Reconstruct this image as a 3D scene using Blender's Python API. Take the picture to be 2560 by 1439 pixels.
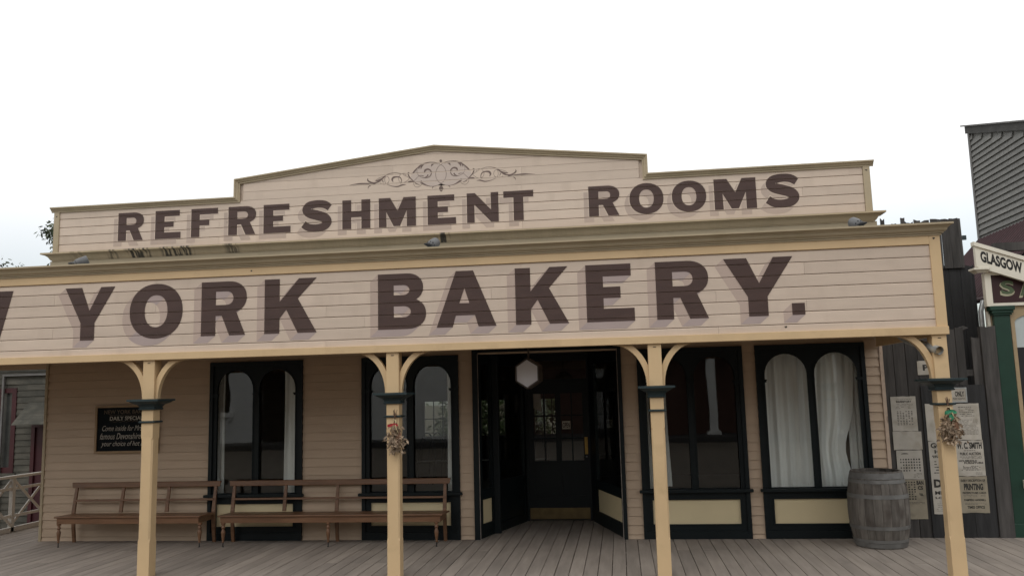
import bpy, math, random
from mathutils import Matrix, Vector
from mathutils.geometry import tessellate_polygon
random.seed(7)
S = bpy.context.scene
for o in list(bpy.data.objects): bpy.data.objects.remove(o)
COL = S.collection

# ------------------------------------------------------------------ camera
cam = bpy.data.cameras.new('camera'); camo = bpy.data.objects.new('camera', cam); COL.objects.link(camo)
r_ = (0.991328, 0.12895, -0.02531); u_ = (0.04144, -0.123983, 0.991419); w_ = (-0.124706, 0.98387, 0.128251)
CAM = (2.4263, -8.67, 1.86)
camo.matrix_world = Matrix(((r_[0], u_[0], -w_[0], CAM[0]), (r_[1], u_[1], -w_[1], CAM[1]), (r_[2], u_[2], -w_[2], CAM[2]), (0, 0, 0, 1)))
cam.sensor_fit = 'HORIZONTAL'; cam.sensor_width = 36; cam.lens = 2062.29 / 2560 * 36
cam.clip_start = 0.05; cam.clip_end = 2000
S.camera = camo
# ------------------------------------------------------------------ sky and sun (bright overcast)
SUN_EL, SUN_AZ = math.radians(48), math.radians(200)      # azimuth from +Y clockwise: behind the camera, a little to the left
W = bpy.data.worlds.new('World'); S.world = W; W.use_nodes = True
nt = W.node_tree; N = nt.nodes; L = nt.links; N.clear()
out = N.new('ShaderNodeOutputWorld'); bg = N.new('ShaderNodeBackground')
sky = N.new('ShaderNodeTexSky'); sky.sky_type = 'NISHITA'; sky.sun_disc = False
sky.sun_elevation = SUN_EL; sky.sun_rotation = SUN_AZ; sky.air_density = 1.2; sky.dust_density = 2.0
tc = N.new('ShaderNodeTexCoord'); mp = N.new('ShaderNodeMapping'); mp.inputs['Scale'].default_value = (1, 1, 2.2); mp.inputs['Location'].default_value = (0.35, 0.1, 0.0)
nz = N.new('ShaderNodeTexNoise'); nz.inputs['Scale'].default_value = 1.5; nz.inputs['Detail'].default_value = 5; nz.inputs['Roughness'].default_value = 0.55
rmp = N.new('ShaderNodeValToRGB'); rmp.color_ramp.elements[0].position = 0.26; rmp.color_ramp.elements[1].position = 0.52
rmp.color_ramp.elements[0].color = (.62, .62, .62, 1)
mix = N.new('ShaderNodeMix'); mix.data_type = 'RGBA'
mix.inputs['B'].default_value = (10.6, 10.6, 10.5, 1)       # cloud deck, in the sky texture's own radiance units
L.new(tc.outputs['Generated'], mp.inputs['Vector']); L.new(mp.outputs[0], nz.inputs['Vector']); L.new(nz.outputs['Fac'], rmp.inputs[0])
sxyz = N.new('ShaderNodeSeparateXYZ'); L.new(tc.outputs['Generated'], sxyz.inputs[0])
low = N.new('ShaderNodeMapRange'); low.interpolation_type = 'SMOOTHSTEP'; low.inputs[1].default_value = .06; low.inputs[2].default_value = .30; low.inputs[3].default_value = .30; low.inputs[4].default_value = 1.0
L.new(sxyz.outputs['Z'], low.inputs[0])                    # the cloud deck thins towards the horizon all round
cov = N.new('ShaderNodeMath'); cov.operation = 'MULTIPLY'; L.new(rmp.outputs[0], cov.inputs[0]); L.new(low.outputs[0], cov.inputs[1])
L.new(cov.outputs[0], mix.inputs['Factor']); L.new(sky.outputs[0], mix.inputs['A']); L.new(mix.outputs['Result'], bg.inputs['Color'])
bg.inputs['Strength'].default_value = 0.117
L.new(bg.outputs[0], out.inputs['Surface'])
sun = bpy.data.lights.new('sun', 'SUN'); sun.energy = 0.6; sun.angle = math.radians(25); sun.color = (1.0, .96, .9)
suno = bpy.data.objects.new('sun', sun); COL.objects.link(suno)
sd = Vector((math.sin(SUN_AZ) * math.cos(SUN_EL), math.cos(SUN_AZ) * math.cos(SUN_EL), math.sin(SUN_EL)))
suno.rotation_euler = sd.to_track_quat('Z', 'Y').to_euler(); suno.location = (0, -20, 30)
S.view_settings.view_transform = 'Standard'; S.view_settings.look = 'None'; S.view_settings.gamma = 1
S.view_settings.use_curve_mapping = False; S.view_settings.exposure = 0.0
S.render.engine = 'CYCLES'
S.cycles.max_bounces = 8; S.cycles.diffuse_bounces = 5; S.cycles.glossy_bounces = 4; S.cycles.transparent_max_bounces = 16
S.cycles.caustics_reflective = False; S.cycles.caustics_refractive = False

# ------------------------------------------------------------------ materials
MATS = {}
def lin(*c):
    return tuple(((v / 255) / 12.92 if v / 255 <= .04045 else ((v / 255 + .055) / 1.055) ** 2.4) for v in c)
def mat(name, col, rough=.6, var=.10, scale=3.0, stretch=(1, 1, 1), rand=0.0, bump=0.0, bscale=30, bstretch=None, blotch=0.0, blotch_col=None, bl_lo=.5, bl_hi=.7, bl_scale=1.2, bl_stretch=(1, 1, 1), metal=0.0, spec=.4, local=False):
    """Procedural paint / wood / metal: colour grain from stretched noise, per-object variation, soft blotches, fine relief."""
    if name in MATS: return MATS[name]
    m = bpy.data.materials.new(name); MATS[name] = m; m.use_nodes = True
    t = m.node_tree; n = t.nodes; l = t.links; b = n['Principled BSDF']
    b.inputs['Roughness'].default_value = rough; b.inputs['Metallic'].default_value = metal; b.inputs['Specular IOR Level'].default_value = spec
    g = n.new('ShaderNodeNewGeometry'); pos = g.outputs['Position']
    if local:
        tcx = n.new('ShaderNodeTexCoord'); pos = tcx.outputs['Object']
    def noise(sc, st, det=4):
        mm = n.new('ShaderNodeMapping'); mm.inputs['Scale'].default_value = st; l.new(pos, mm.inputs['Vector'])
        if rand > 0:
            oi = n.new('ShaderNodeObjectInfo'); cmb = n.new('ShaderNodeCombineXYZ'); mu = n.new('ShaderNodeMath'); mu.operation = 'MULTIPLY'; mu.inputs[1].default_value = 37.0
            l.new(oi.outputs['Random'], mu.inputs[0]); l.new(mu.outputs[0], cmb.inputs[0]); l.new(mu.outputs[0], cmb.inputs[1]); l.new(mu.outputs[0], cmb.inputs[2])
            l.new(cmb.outputs[0], mm.inputs['Location'])
        x = n.new('ShaderNodeTexNoise'); x.inputs['Scale'].default_value = sc; x.inputs['Detail'].default_value = det; l.new(mm.outputs[0], x.inputs['Vector']); return x.outputs['Fac']
    fac = noise(scale, stretch)
    mr = n.new('ShaderNodeMapRange'); mr.inputs[1].default_value = .3; mr.inputs[2].default_value = .7; mr.inputs[3].default_value = 1 - var; mr.inputs[4].default_value = 1 + var; l.new(fac, mr.inputs[0])
    val = mr.outputs[0]
    if rand > 0:
        oi = n.new('ShaderNodeObjectInfo'); m2 = n.new('ShaderNodeMapRange'); m2.inputs[3].default_value = 1 - rand; m2.inputs[4].default_value = 1 + rand; l.new(oi.outputs['Random'], m2.inputs[0])
        mu = n.new('ShaderNodeMath'); mu.operation = 'MULTIPLY'; l.new(val, mu.inputs[0]); l.new(m2.outputs[0], mu.inputs[1]); val = mu.outputs[0]
    vm = n.new('ShaderNodeVectorMath'); vm.operation = 'SCALE'; vm.inputs[0].default_value = col; l.new(val, vm.inputs['Scale'])
    cout = vm.outputs[0]
    if blotch > 0:
        f2 = noise(bl_scale, bl_stretch, 6); rp = n.new('ShaderNodeMapRange'); rp.inputs[1].default_value = bl_lo; rp.inputs[2].default_value = bl_hi; rp.inputs[4].default_value = blotch; l.new(f2, rp.inputs[0])
        mx = n.new('ShaderNodeMix'); mx.data_type = 'RGBA'; mx.inputs['B'].default_value = (*(blotch_col or tuple(c * .5 for c in col)), 1)
        l.new(rp.outputs[0], mx.inputs['Factor']); l.new(cout, mx.inputs['A']); cout = mx.outputs['Result']
    l.new(cout, b.inputs['Base Color'])
    if bump > 0:
        f3 = noise(bscale, bstretch or stretch, 3); bp = n.new('ShaderNodeBump'); bp.inputs['Strength'].default_value = bump; bp.inputs['Distance'].default_value = .004
        l.new(f3, bp.inputs['Height']); l.new(bp.outputs[0], b.inputs['Normal'])
    return m
PINK = (.60, .49, .40)
M_pink = mat('pink_board_paint', PINK, .55, .045, 2.2, (1, 1, 6), .05, .3, 60, (.3, 1, 3), .5, (.47, .375, .30), .53, .78, 1.3, (3.5, 1, .45))
M_pinkw = mat('pink_wall_paint', (.49, .372, .268), .55, .05, 2.0, (1, 1, 5), .03, .2, 50, (.3, 1, 3), .3, (.43, .315, .225), .55, .8, 1.1)
M_trim = mat('cream_trim_paint', (.62, .448, .258), .5, .05, 3.0, (1, 1, 1), .02, .25, 40, (.6, 1, .6), .5, (.44, .31, .175), .58, .78, 4.5)
M_trim2 = mat('weathered_cream_paint', (.41, .337, .228), .6, .06, 2.2, (1, 1, 4), .02, .2, 40, None, .55, (.30, .25, .15), .52, .8, 2.2, (1.5, 1, .6))
M_letter = mat('brown_sign_paint', (.066, .037, .031), .6, .12, 4, (1, 1, 3), 0, .2, 60, (.3, 1, 3), .3, (.09, .056, .05), .55, .8, 1.5)
M_shade = mat('taupe_shade_paint', (.47, .365, .31), .6, .04, 3)
M_shade2 = mat('lilac_shade_paint', (.40, .322, .305), .6, .05, 3)
M_shade3 = mat('drop_shade_paint', (.46, .365, .305), .6, .05, 3)
M_orn = mat('ornament_paint', (.15, .105, .09), .6, .15, 10)
M_ornfill = mat('ornament_field_paint', (.53, .44, .385), .6, .03, 3)
M_green = mat('dark_bottle_green_paint', (.0065, .0105, .012), .45, .12, 3, (1, 1, 1), 0, .1, 40, spec=.22)
M_cap = mat('capital_green_paint', (.022, .038, .042), .4, .15, 6, (1, 1, 1), 0, .1, 40)
M_panel = mat('pale_yellow_panel_paint', (.68, .575, .365), .45, .05, 2, (1, 1, 1), 0, .1, 30, None, .3, (.56, .47, .29), .55, .8, 2.0)
M_deck = mat('weathered_deck_wood', (.30, .26, .226), .75, .15, 5, (3, .35, 3), .11, .45, 40, (4, .25, 4), .45, (.165, .145, .13), .42, .68, .8)
M_bench = mat('varnished_bench_wood', (.175, .09, .048), .38, .22, 8, (.4, 3, 3), 0, .2, 40, (.4, 3, 3), .4, (.16, .10, .06), .55, .8, 3)
M_barrel = mat('grey_barrel_oak', (.135, .122, .108), .8, .3, 9, (3, 3, .4), .22, .7, 45, (4, 4, .3), .8, (.055, .043, .036), .46, .66, 3.5)
M_hoop = mat('grey_barrel_hoop', (.145, .143, .138), .55, .2, 9, (1, 1, 1), .06, .3, 40, None, .5, (.075, .068, .062), .5, .7, 6)
M_fence = mat('grey_weathered_paling', (.056, .052, .0495), .85, .34, 8, (3, 3, .3), .32, .7, 40, (5, 5, .25), .5, (.032, .031, .03), .45, .7, 2.5, (1, 1, .5))
M_fdark = mat('dark_tarred_paling', (.025, .025, .026), .85, .3, 8, (3, 3, .3), .22, .6, 40, (5, 5, .25))
M_houseb = mat('lichen_grey_weatherboard', (.085, .080, .066), .85, .25, 6, (.4, 3, 3), .16, .6, 40, (.3, 4, 4), .75, (.05, .05, .042), .45, .62, 3.2)
M_red = mat('dark_red_paint', (.050, .010, .013), .5, .2, 5)
M_redroof = mat('maroon_roof_iron', (.042, .017, .020), .75, .2, 6, (1, 1, 1), 0, .1, 20)
M_white = mat('white_rail_paint', (.52, .485, .44), .5, .08, 5, (1, 1, 1), .04)
M_cream = mat('cream_white_paint', (.72, .68, .58), .5, .06, 4, (1, 1, 1), 0, .1, 40, None, .3, (.50, .46, .37), .55, .8, 3)
M_gpil = mat('green_pilaster_paint', (.010, .040, .026), .4, .15, 4)
M_maroon = mat('maroon_sign_paint', (.034, .010, .011), .5, .1, 4)
M_black = mat('black_lettering', (.016, .015, .014), .6, .2, 20)
M_gold = mat('brass', (.26, .17, .05), .35, .15, 12, metal=.9)
M_galv = mat('galvanised_steel', (.44, .46, .46), .38, .15, 14, metal=.55)
M_lampgrey = mat('grey_lamp_enamel', (.115, .115, .118), .45, .12, 20)
M_dark = mat('black_metal', (.012, .012, .014), .45, .2, 20)
M_chalk = mat('blackboard_paint', (.007, .010, .012), .7, .3, 6, spec=.1)
M_chalkt = mat('chalk_lettering', (.40, .37, .32), .8, .25, 40)
M_chalkt2 = mat('faded_gold_lettering', (.13, .095, .065), .8, .25, 40)
M_cframe = mat('tan_board_frame', (.30, .20, .11), .5, .12, 8)
M_paper = mat('off_white_paper', (.45, .42, .37), .85, .10, 7, (1, 1, 1), .10, .5, 18, None, .75, (.29, .26, .205), .48, .72, 6)
M_paper2 = mat('yellowed_paper', (.30, .265, .20), .85, .1, 8, (1, 1, 1), .05, 0, 30, None, .6, (.18, .155, .12), .5, .7, 9)
M_ink = mat('poster_ink', (.035, .033, .03), .8, .3, 60)
M_inkl = mat('faint_poster_ink', (.10, .094, .085), .8, .3, 60)
M_curt = mat('white_curtain_cloth', (.88, .88, .86), .9, .08, 4, (3, 1, .3))
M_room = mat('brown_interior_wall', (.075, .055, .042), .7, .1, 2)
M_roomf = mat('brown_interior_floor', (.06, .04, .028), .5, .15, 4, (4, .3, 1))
M_chair = mat('dark_bentwood', (.022, .013, .009), .4, .2, 8)
M_tower = mat('grey_tower_weatherboard', (.18, .178, .168), .8, .2, 7, (.4, 3, 3), .12, .5, 40, (.3, 4, 4), .4, (.14, .138, .13), .45, .7, 4)
M_towert = mat('grey_tower_trim', (.15, .145, .14), .7, .15, 7)
M_ground = mat('gravel_street', (.135, .112, .088), .9, .22, 3, (1, 1, 1), 0, .8, 60, None, .5, (.10, .083, .066), .45, .7, .25)
M_wwall = mat('white_render', (.80, .79, .76), .8, .06, 1.5, (1, 1, 1), 0, .2, 20)
M_brick = mat('red_brown_wall', (.10, .05, .036), .8, .2, 5)
M_bark = mat('gum_bark', (.20, .17, .14), .9, .25, 6, (3, 3, .4), 0, .8, 20)
M_leafA = mat('gum_leaf', (.062, .078, .040), .6, .35, 2.5, rand=.1)
M_leafB = mat('hedge_leaf', (.085, .115, .045), .6, .35, 2.5)
M_dry1 = mat('dried_leaf', (.32, .24, .17), .9, .55, 30)
M_dry2 = mat('dried_protea', (.24, .135, .085), .9, .3, 40)
M_dry3 = mat('dried_stem', (.11, .065, .045), .9, .3, 40)
M_ribr = mat('red_ribbon', (.36, .022, .03), .6, .1, 10)
M_ribg = mat('green_ribbon', (.035, .23, .12), .6, .1, 10)
M_twine = mat('raffia', (.50, .40, .24), .9, .15, 30)
M_hex = mat('frosted_sign_glass', (.62, .60, .62), .35, .03, 6)
M_hexf = mat('bronze_lantern_frame', (.055, .04, .03), .5, .2, 12)
M_post = M_trim

def cornice_mat():
    m = mat('stained_cornice_paint', (.45, .355, .23), .6, .07, 2.5, (1, 1, 4), .02, .2, 40, None, .5, (.29, .245, .145), .5, .78, 2.0, (1.2, 1, .5))
    t = m.node_tree; n = t.nodes; l = t.links; b = n['Principled BSDF']
    src = b.inputs['Base Color'].links[0].from_socket
    g = n.new('ShaderNodeNewGeometry'); sx = n.new('ShaderNodeSeparateXYZ'); l.new(g.outputs['Position'], sx.inputs[0])
    mm = n.new('ShaderNodeMapping'); mm.inputs['Scale'].default_value = (26, 5, 1.2); l.new(g.outputs['Position'], mm.inputs['Vector'])
    x = n.new('ShaderNodeTexNoise'); x.inputs['Scale'].default_value = 1.0; x.inputs['Detail'].default_value = 3; l.new(mm.outputs[0], x.inputs['Vector'])
    st = n.new('ShaderNodeMapRange'); st.inputs[1].default_value = .43; st.inputs[2].default_value = .55; l.new(x.outputs['Fac'], st.inputs[0])
    # drip marks sit where the gutter leaks: three spots on the left, one near the middle
    mr = n.new('ShaderNodeMapRange'); mr.inputs[1].default_value = -6; mr.inputs[2].default_value = 6; l.new(sx.outputs[0], mr.inputs[0])
    cr = n.new('ShaderNodeValToRGB'); e = cr.color_ramp.elements; e[0].position = 0; e[1].position = 1; e[0].color = (.03,) * 3 + (1,); e[1].color = (.0,) * 3 + (1,)
    def spot(x0, x1, v):
        for xx, vv in ((x0 - .05, .05), (x0, v), (x1, v), (x1 + .05, .05)):
            q = e.new((xx + 6) / 12); q.color = (vv,) * 3 + (1,)
    spot(-5.35, -5.2, .35); spot(-4.78, -4.68, .7); spot(-4.47, -4.18, 1.0); spot(-3.95, -3.55, 1.0); spot(-2.98, -2.86, .8); spot(.06, .18, 1.0)
    l.new(mr.outputs[0], cr.inputs[0])
    mu = n.new('ShaderNodeMath'); mu.operation = 'MULTIPLY'; l.new(cr.outputs[0], mu.inputs[0]); l.new(st.outputs[0], mu.inputs[1])
    mx = n.new('ShaderNodeMix'); mx.data_type = 'RGBA'; mx.inputs['B'].default_value = (.045, .037, .026, 1); l.new(mu.outputs[0], mx.inputs['Factor']); l.new(src, mx.inputs['A'])
    l.new(mx.outputs['Result'], b.inputs['Base Color'])
    return m
M_corn = cornice_mat()
def glass_mat(name, tint=(.90, .93, .92), refl=.078):
    m = bpy.data.materials.new(name); MATS[name] = m; m.use_nodes = True; t = m.node_tree; n = t.nodes; l = t.links; n.clear()
    o = n.new('ShaderNodeOutputMaterial'); tr = n.new('ShaderNodeBsdfTransparent'); tr.inputs[0].default_value = (*tint, 1)
    gl = n.new('ShaderNodeBsdfGlossy'); gl.inputs['Roughness'].default_value = 0.0; gl.inputs['Color'].default_value = (.95, .97, .97, 1)
    lw = n.new('ShaderNodeLayerWeight'); lw.inputs[0].default_value = .5
    p = n.new('ShaderNodeMath'); p.operation = 'POWER'; p.inputs[1].default_value = 5; l.new(lw.outputs['Facing'], p.inputs[0])
    k = n.new('ShaderNodeMath'); k.operation = 'MULTIPLY_ADD'; k.inputs[1].default_value = .85; k.inputs[2].default_value = refl; l.new(p.outputs[0], k.inputs[0])
    # old drawn glass is never quite flat
    nzz = n.new('ShaderNodeTexNoise'); nzz.inputs['Scale'].default_value = 1.6; nzz.inputs['Detail'].default_value = 1; g = n.new('ShaderNodeNewGeometry'); l.new(g.outputs['Position'], nzz.inputs['Vector'])
    bp = n.new('ShaderNodeBump'); bp.inputs['Strength'].default_value = .12; bp.inputs['Distance'].default_value = .010; l.new(nzz.outputs['Fac'], bp.inputs['Height']); l.new(bp.outputs[0], gl.inputs['Normal'])
    ms = n.new('ShaderNodeMixShader'); l.new(k.outputs[0], ms.inputs[0]); l.new(tr.outputs[0], ms.inputs[1]); l.new(gl.outputs[0], ms.inputs[2]); l.new(ms.outputs[0], o.inputs[0])
    return m
M_glass = glass_mat('window_glass'); M_glassd = glass_mat('dimmed_back_glass', (.27, .285, .25), .05)  # back panes carry a dark tint that dims the daylight showing through

# ------------------------------------------------------------------ helpers
WO = {}
def thing(name, label, cat, loc=(0, 0, 0), group=None, kind=None):
    o = bpy.data.objects.new(name, None); COL.objects.link(o); o.location = loc; o.empty_display_size = .2
    WO[o] = Vector(loc); tag(o, label, cat, group, kind); return o
def tag(o, label=None, cat=None, group=None, kind=None):
    if label: o['label'] = label
    if cat: o['category'] = cat
    if group: o['group'] = group
    if kind: o['kind'] = kind
    return o
def place(o, parent, org):
    COL.objects.link(o); org = Vector(org); WO[o] = org
    if parent is not None:
        o.parent = parent; o.location = org - WO[parent]
    else: o.location = org
class MB:
    """Collects faces in world coordinates; build() links them as one mesh object."""
    def __init__(s): s.v = []; s.f = []
    def add(s, vs, fs):
        k = len(s.v); s.v += [tuple(p) for p in vs]; s.f += [tuple(i + k for i in f) for f in fs]; return s
    def box(s, x0, x1, y0, y1, z0, z1):
        return s.add([(x0, y0, z0), (x1, y0, z0), (x1, y1, z0), (x0, y1, z0), (x0, y0, z1), (x1, y0, z1), (x1, y1, z1), (x0, y1, z1)],
                     [(0, 3, 2, 1), (4, 5, 6, 7), (0, 1, 5, 4), (1, 2, 6, 5), (2, 3, 7, 6), (3, 0, 4, 7)])
    def hexa(s, a, b):                                     # two quads of 4 points, same order
        return s.add(list(a) + list(b), [(3, 2, 1, 0), (4, 5, 6, 7), (0, 1, 5, 4), (1, 2, 6, 5), (2, 3, 7, 6), (3, 0, 4, 7)])
    def prism(s, outer, holes, fn, d0, d1):
        """2-D polygon with holes swept between depths d0 and d1; fn(u, v, d) gives the world point."""
        loops = [list(outer)] + [list(h) for h in holes]
        tris = tessellate_polygon([[Vector((a, b, 0)) for a, b in lp] for lp in loops])
        flat = [p for lp in loops for p in lp]; n = len(flat)
        s.add([fn(a, b, d0) for a, b in flat] + [fn(a, b, d1) for a, b in flat],
              [tuple(t) for t in tris] + [tuple(i + n for i in reversed(t)) for t in tris])
        k0 = len(s.v) - 2 * n; k = 0
        for lp in loops:
            m = len(lp)
            for i in range(m):
                j = (i + 1) % m; s.f.append((k0 + k + i, k0 + k + j, k0 + n + k + j, k0 + n + k + i))
            k += m
        return s
    def extrude_profile(s, prof, path):
        """open profile of (outward, up) swept along mitred path points (x, y, nx, ny): caps included"""
        rows = []
        for (x, y, nx, ny) in path: rows.append([(x + nx * a, y + ny * a, b) for a, b in prof])
        n = len(prof); k = len(s.v)
        for r in rows: s.v += r
        for i in range(len(rows) - 1):
            for j in range(n - 1): s.f.append((k + i * n + j, k + (i + 1) * n + j, k + (i + 1) * n + j + 1, k + i * n + j + 1))
        s.f.append(tuple(k + j for j in range(n))); s.f.append(tuple(k + (len(rows) - 1) * n + j for j in reversed(range(n)))); return s
    def lathe(s, c, prof, seg=14):
        k = len(s.v); n = len(prof)
        for i in range(seg):
            a = 2 * math.pi * i / seg
            for r, z in prof: s.v.append((c[0] + r * math.cos(a), c[1] + r * math.sin(a), c[2] + z))
        for i in range(seg):
            j = (i + 1) % seg
            for q in range(n - 1): s.f.append((k + i * n + q, k + j * n + q, k + j * n + q + 1, k + i * n + q + 1))
        s.f.append(tuple(k + i * n for i in reversed(range(seg)))); s.f.append(tuple(k + i * n + n - 1 for i in range(seg))); return s
    def tube(s, pts, rad, seg=8, cap=True):
        pts = [Vector(p) for p in pts]; k = len(s.v); n = len(pts)
        rads = rad if isinstance(rad, (list, tuple)) else [rad] * n
        up = None
        for i, p in enumerate(pts):
            d = (pts[min(i + 1, n - 1)] - pts[max(i - 1, 0)]).normalized()
            if up is None: up = d.orthogonal().normalized()
            up = (up - d * up.dot(d)).normalized(); sd = d.cross(up)
            for j in range(seg):
                a = 2 * math.pi * j / seg; s.v.append(tuple(p + (up * math.cos(a) + sd * math.sin(a)) * rads[i]))
        for i in range(n - 1):
            for j in range(seg):
                jj = (j + 1) % seg; s.f.append((k + i * seg + j, k + i * seg + jj, k + (i + 1) * seg + jj, k + (i + 1) * seg + j))
        if cap: s.f.append(tuple(k + j for j in reversed(range(seg)))); s.f.append(tuple(k + (n - 1) * seg + j for j in range(seg)))
        return s
    def build(s, name, m, parent=None, org=None, smooth=False, bevel=0):
        org = Vector(org) if org is not None else (WO[parent] if parent is not None else Vector((0, 0, 0)))
        me = bpy.data.meshes.new(name); me.from_pydata([(x - org.x, y - org.y, z - org.z) for x, y, z in s.v], [], s.f); me.update()
        if m: me.materials.append(m)
        if smooth:
            for p in me.polygons: p.use_smooth = True
        o = bpy.data.objects.new(name, me); place(o, parent, org)
        if smooth:
            try:
                me.set_sharp_from_angle(angle=math.radians(38))
            except Exception: pass
        if bevel:
            b = o.modifiers.new('bevel', 'BEVEL'); b.width = bevel; b.segments = 2; b.limit_method = 'ANGLE'
        return o
def box(name, m, parent, *b, bevel=0, org=None):
    return MB().box(*b).build(name, m, parent, org or ((b[0] + b[1]) / 2, (b[2] + b[3]) / 2, b[4]), bevel=bevel)
FX = lambda a, b, d: (a, d, b)                            # front-facing sheet: u -> x, v -> z, depth -> y
def mesh_of(mb, name, m):
    me = bpy.data.meshes.new(name); me.from_pydata(mb.v, [], mb.f); me.update(); me.materials.append(m); return me
def inst(name, me, parent, loc, scale=(1, 1, 1), rot=(0, 0, 0)):
    o = bpy.data.objects.new(name, me); place(o, parent, loc); o.scale = scale; o.rotation_euler = rot; return o
def ell(cx, cz, rx, rz, n=28, a0=0, a1=2 * math.pi, p=2.0):
    r = []
    full = abs(a1 - a0 - 2 * math.pi) < 1e-6
    for i in range(n if full else n + 1):
        a = a0 + (a1 - a0) * i / n; c, s_ = math.cos(a), math.sin(a)
        r.append((cx + rx * math.copysign(abs(c) ** (2 / p), c), cz + rz * math.copysign(abs(s_) ** (2 / p), s_)))
    return r
def rect(x0, x1, z0, z1): return [(x0, z0), (x1, z0), (x1, z1), (x0, z1)]
def arch(x0, x1, z0, zs, zt, n=14): return [(x0, z0), (x1, z0)] + ell((x0 + x1) / 2, zs, (x1 - x0) / 2, zt - zs, n, 0, math.pi)
wedge = lambda t0: MB().add([(0, 0, 0), (1, 0, 0), (1, -1, 0), (0, -1, 0), (0, 0, 1), (1, 0, 1), (1, -t0, 1), (0, -t0, 1)],
                            [(0, 1, 2, 3), (7, 6, 5, 4), (3, 2, 6, 7), (1, 5, 6, 2), (0, 3, 7, 4), (0, 4, 5, 1)])

# lettering from the built-in typeface, converted once
TXT = {}
def prep_text(items):
    tmp = []
    for body, off, shear in items:
        cu = bpy.data.curves.new('t', 'FONT'); cu.body = body; cu.offset = off; cu.shear = shear; cu.resolution_u = 3
        o = bpy.data.objects.new('t', cu); COL.objects.link(o); tmp.append((o, cu, (body, off, shear)))
    bpy.context.view_layer.update(); dg = bpy.context.evaluated_depsgraph_get()
    for o, cu, k in tmp:
        me = bpy.data.meshes.new_from_object(o.evaluated_get(dg)); vs = [v.co.copy() for v in me.vertices]; fs = [tuple(p.vertices) for p in me.polygons]
        x0 = min(v.x for v in vs); x1 = max(v.x for v in vs); y0 = min(v.y for v in vs); y1 = max(v.y for v in vs)
        TXT[k] = ([((v.x - x0) / (x1 - x0), (v.y - y0) / (y1 - y0)) for v in vs], fs); bpy.data.meshes.remove(me)
        bpy.data.objects.remove(o); bpy.data.curves.remove(cu)
TL = [("NEW YORK BAKERY", .012, 0), ("DAILY SPECIALS", .018, 0), ("Come inside for Mrs", .0, .35), ("famous Devonshire tea", .0, .35), ("your choice of hot bev", .0, .35),
      ("GLASGOW", .045, 0), ("S", .03, 0), ("A", .03, 0), ("OPEN", .02, 0), ("PE", .04, 0), ("ONLY", .04, 0), ("Public Inspection", .012, 0),
      ("INVENTORY", .03, 0), ("GOLD", .04, 0), ("HO", .04, 0), ("DER", .05, 0), ("MR. S", .04, 0), ("LOSS", .04, 0), ("W. C. SMITH", .045, 0), ("PUBLIC AUCTION", .035, 0),
      ("HOUSEHOLD", .04, 0), ("FURNITURE", .04, 0), ("EVERY DESCRIPTION OF", .03, 0), ("PRINTING", .05, 0), ("PROSPECTUSES CARDS", .03, 0), ("PAMPERS HANDBILL", .03, 0), ("TIMES OFFICE", .035, 0),
      ("BAN", .04, 0), ("CS", .04, 0), ("TEL", .04, 0), ("&c.", .02, 0)]
prep_text(TL)
def text(body, off, shear, x0, x1, z0, z1, y, m, parent, name='lettering'):
    vs, fs = TXT[(body, off, shear)]
    return MB().add([(x0 + (x1 - x0) * a, y, z0 + (z1 - z0) * b) for a, b in vs], fs).build(name, m, parent)

# ------------------------------------------------------------------ the ground
YW = 2.3                                                   # plane of the shop wall; verandah posts stand at y = 0
gy = [-220, -60, -30, -16, -8, -3, -.6, .5, 1.5, 2.5, 4, 7, 12, 20, 50, 260]; gx = [-260, -80, -40, -20, -10, -5, 0, 5, 10, 20, 40, 80, 260]
def gz(y): return -.18 if y < .5 else (-1.0 if y > 4 else -.18 - .82 * (y - .5) / 3.5)
g = MB(); g.v = [(x, y, gz(y) + random.uniform(-.012, .012)) for y in gy for x in gx]
g.f = [(j * len(gx) + i, j * len(gx) + i + 1, (j + 1) * len(gx) + i + 1, (j + 1) * len(gx) + i) for j in range(len(gy) - 1) for i in range(len(gx) - 1)]
tag(g.build('ground', M_ground), kind='structure')
# boardwalk: every plank is its own piece, running from the street back to the wall
bw = MB().box(-6.85, 12, -.26, -.22, -.9, -.035)
for yy in (.0, .75, 1.5, 2.2): bw.box(-6.85, 12, yy, yy + .09, -.25, -.032)
boardwalk = tag(bw.build('boardwalk', M_deck), kind='structure')
pw, pt = .1435, .03
pm = MB().add([(0, 0, 0), (pw, 0, 0), (pw, 1, 0), (0, 1, 0), (0, 0, pt - .004), (pw, 0, pt - .004), (pw, 1, pt - .004), (0, 1, pt - .004), (.004, 0, pt), (pw - .004, 0, pt), (pw - .004, 1, pt), (.004, 1, pt)],
              [(3, 2, 1, 0), (0, 1, 5, 9, 8, 4), (2, 3, 7, 11, 10, 6), (1, 2, 6, 5), (3, 0, 4, 7), (8, 9, 10, 11), (4, 8, 11, 7), (5, 6, 10, 9)])
pme = mesh_of(pm, 'deck_board', M_deck)
x = -6.85
while x < 11.9:
    xc = x + pw / 2
    if xc < -5.75: y1 = 5.0
    elif .52 < xc < 2.42: y1 = 3.9
    else: y1 = YW + .01
    segs = [(-.3, y1)]
    if random.random() < .3:
        q = random.choice((.78, 1.53)); segs = [(-.3, q), (q + .004, y1)]
    for a, b in segs:
        inst('deck_board', pme, boardwalk, (x + random.uniform(-.0012, .0012), a, -pt - random.uniform(0, .003)), (1, b - a, 1), (0, 0, random.uniform(-.0006, .0006)))
    x += .1495

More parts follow.
